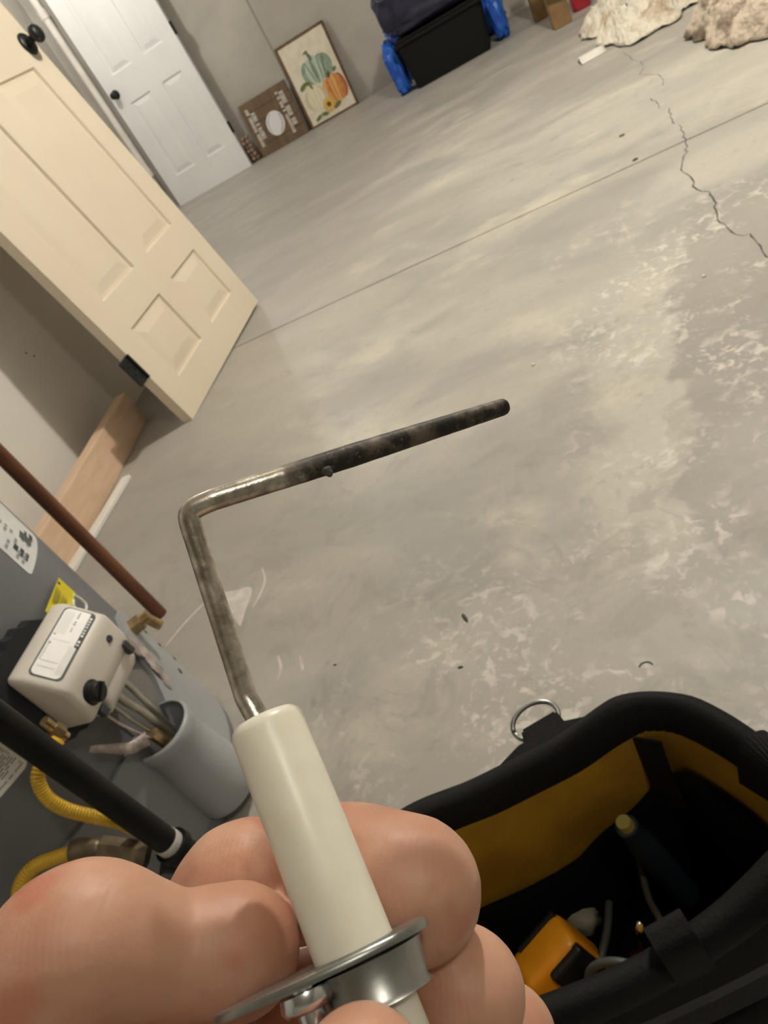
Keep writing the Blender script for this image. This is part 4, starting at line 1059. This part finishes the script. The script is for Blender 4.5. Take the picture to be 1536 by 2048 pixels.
bm = bmesh.new(); lathe(bm, [(RC, 0), (RC, -.028), (RC-.001, -.029)], align(fl3(0, 0, zb_), ax), 48); autosmooth(finish(bm, 'lower_porcelain', MCER, igt), 50)
qs = E(612, 1988, .0842); M_ = align(qs, axp)
bm = bmesh.new(); lathe(bm, [(.0016, .0015), (.0016, .0005), (.0031, .0004), (.0033, -.0008), (.0028, -.0016), (.0016, -.0018), (.0016, -.010), (.001, -.0105)], M_, 24); autosmooth(finish(bm, 'mounting_screw', mat('bright_screw_steel', (.72, .76, .80), .2, 1.0), igt), 50)

# ------------------------------------------------------------------ the hand
person = thing('person', eye(250, 2950, .10), 'bare hand of a person gripping the flame sensor between thumb and fingers', 'person')
HO = person.location.copy()
def H_pt(px, py, d): return eye(px, py, d)-HO
chains = {
 'index': [((474, 1900, .1005), .0088), ((420, 1903, .0995), .0084), ((345, 1912, .0980), .0081), ((255, 1895, .0960), .0091), ((170, 1890, .0945), .0106), ((110, 1960, .0940), .0110), ((60, 2200, .094), .0105), ((40, 2480, .100), .0125)],
 'middle': [((822, 1778, .1062), .0104), ((770, 1760, .1075), .0100), ((680, 1740, .1130), .0100), ((560, 1768, .1215), .0096), ((480, 1775, .1235), .0108), ((420, 1900, .124), .0106), ((330, 2250, .118), .0108), ((240, 2520, .114), .0130)],
 'ring': [((925, 1985, .1080), .0094), ((860, 2010, .1130), .0092), ((760, 2015, .119), .0092), ((620, 2020, .125), .0094), ((520, 2150, .130), .0098), ((480, 2450, .126), .0104), ((400, 2620, .122), .0125)],
 'little': [((1012, 2075, .1160), .0082), ((990, 2150, .121), .0082), ((900, 2230, .127), .0082), ((760, 2350, .132), .0086), ((620, 2560, .130), .0095), ((520, 2750, .126), .0115)],
 'thumb': [((728, 2150, .0790), .0070), ((720, 2220, .0775), .0080), ((690, 2330, .0765), .0092), ((620, 2520, .0770), .0092), ((520, 2700, .082), .0110), ((380, 2900, .094), .0140)],
}
bm = bmesh.new()
def sweep(bm, A, rA, B, rB):
    d = (B-A); n = max(2, int(d.length/(min(rA, rB)*.22)))
    for k in range(n+1):
        t_ = k/n; c = A.lerp(B, t_); r = rA+(rB-rA)*t_
        bmesh.ops.create_icosphere(bm, subdivisions=3, radius=r, matrix=Matrix.Translation(c))
for nm, ch in chains.items():
    P = smooth_path([H_pt(*p) for p, r in ch], 4); rs = [r for p, r in ch]; RR = []
    for i in range(len(rs)-1):
        for k in range(4): RR.append(rs[i]+(rs[i+1]-rs[i])*(k/4))
    RR.append(rs[-1])
    for i in range(len(P)-1): sweep(bm, P[i], RR[i], P[i+1], RR[i+1])
palm = [((60, 2500, .102), .0135), ((250, 2560, .114), .0140), ((400, 2660, .121), .0135), ((510, 2780, .125), .0125)]
wrist = H_pt(300, 3300, .125); wr2 = H_pt(430, 3350, .128)
for i, (p, r) in enumerate(palm):
    sweep(bm, H_pt(*p), r, wrist.lerp(wr2, i/3), .0165)
    if i: sweep(bm, H_pt(*palm[i-1][0]), palm[i-1][1], H_pt(*p), r)
sweep(bm, H_pt(380, 2900, .094), .0150, wrist, .018); sweep(bm, wrist, .019, wr2, .019)
fa = H_pt(420, 4700, .17); sweep(bm, wrist, .020, fa, .031); sweep(bm, wr2, .020, fa, .031)
hand = finish(bm, 'hand', MSKIN, person, True)
rm = hand.modifiers.new('r', 'REMESH'); rm.mode = 'VOXEL'; rm.voxel_size = .00062; rm.use_smooth_shade = True
sm = hand.modifiers.new('s', 'SMOOTH'); sm.iterations = 7; sm.factor = .5
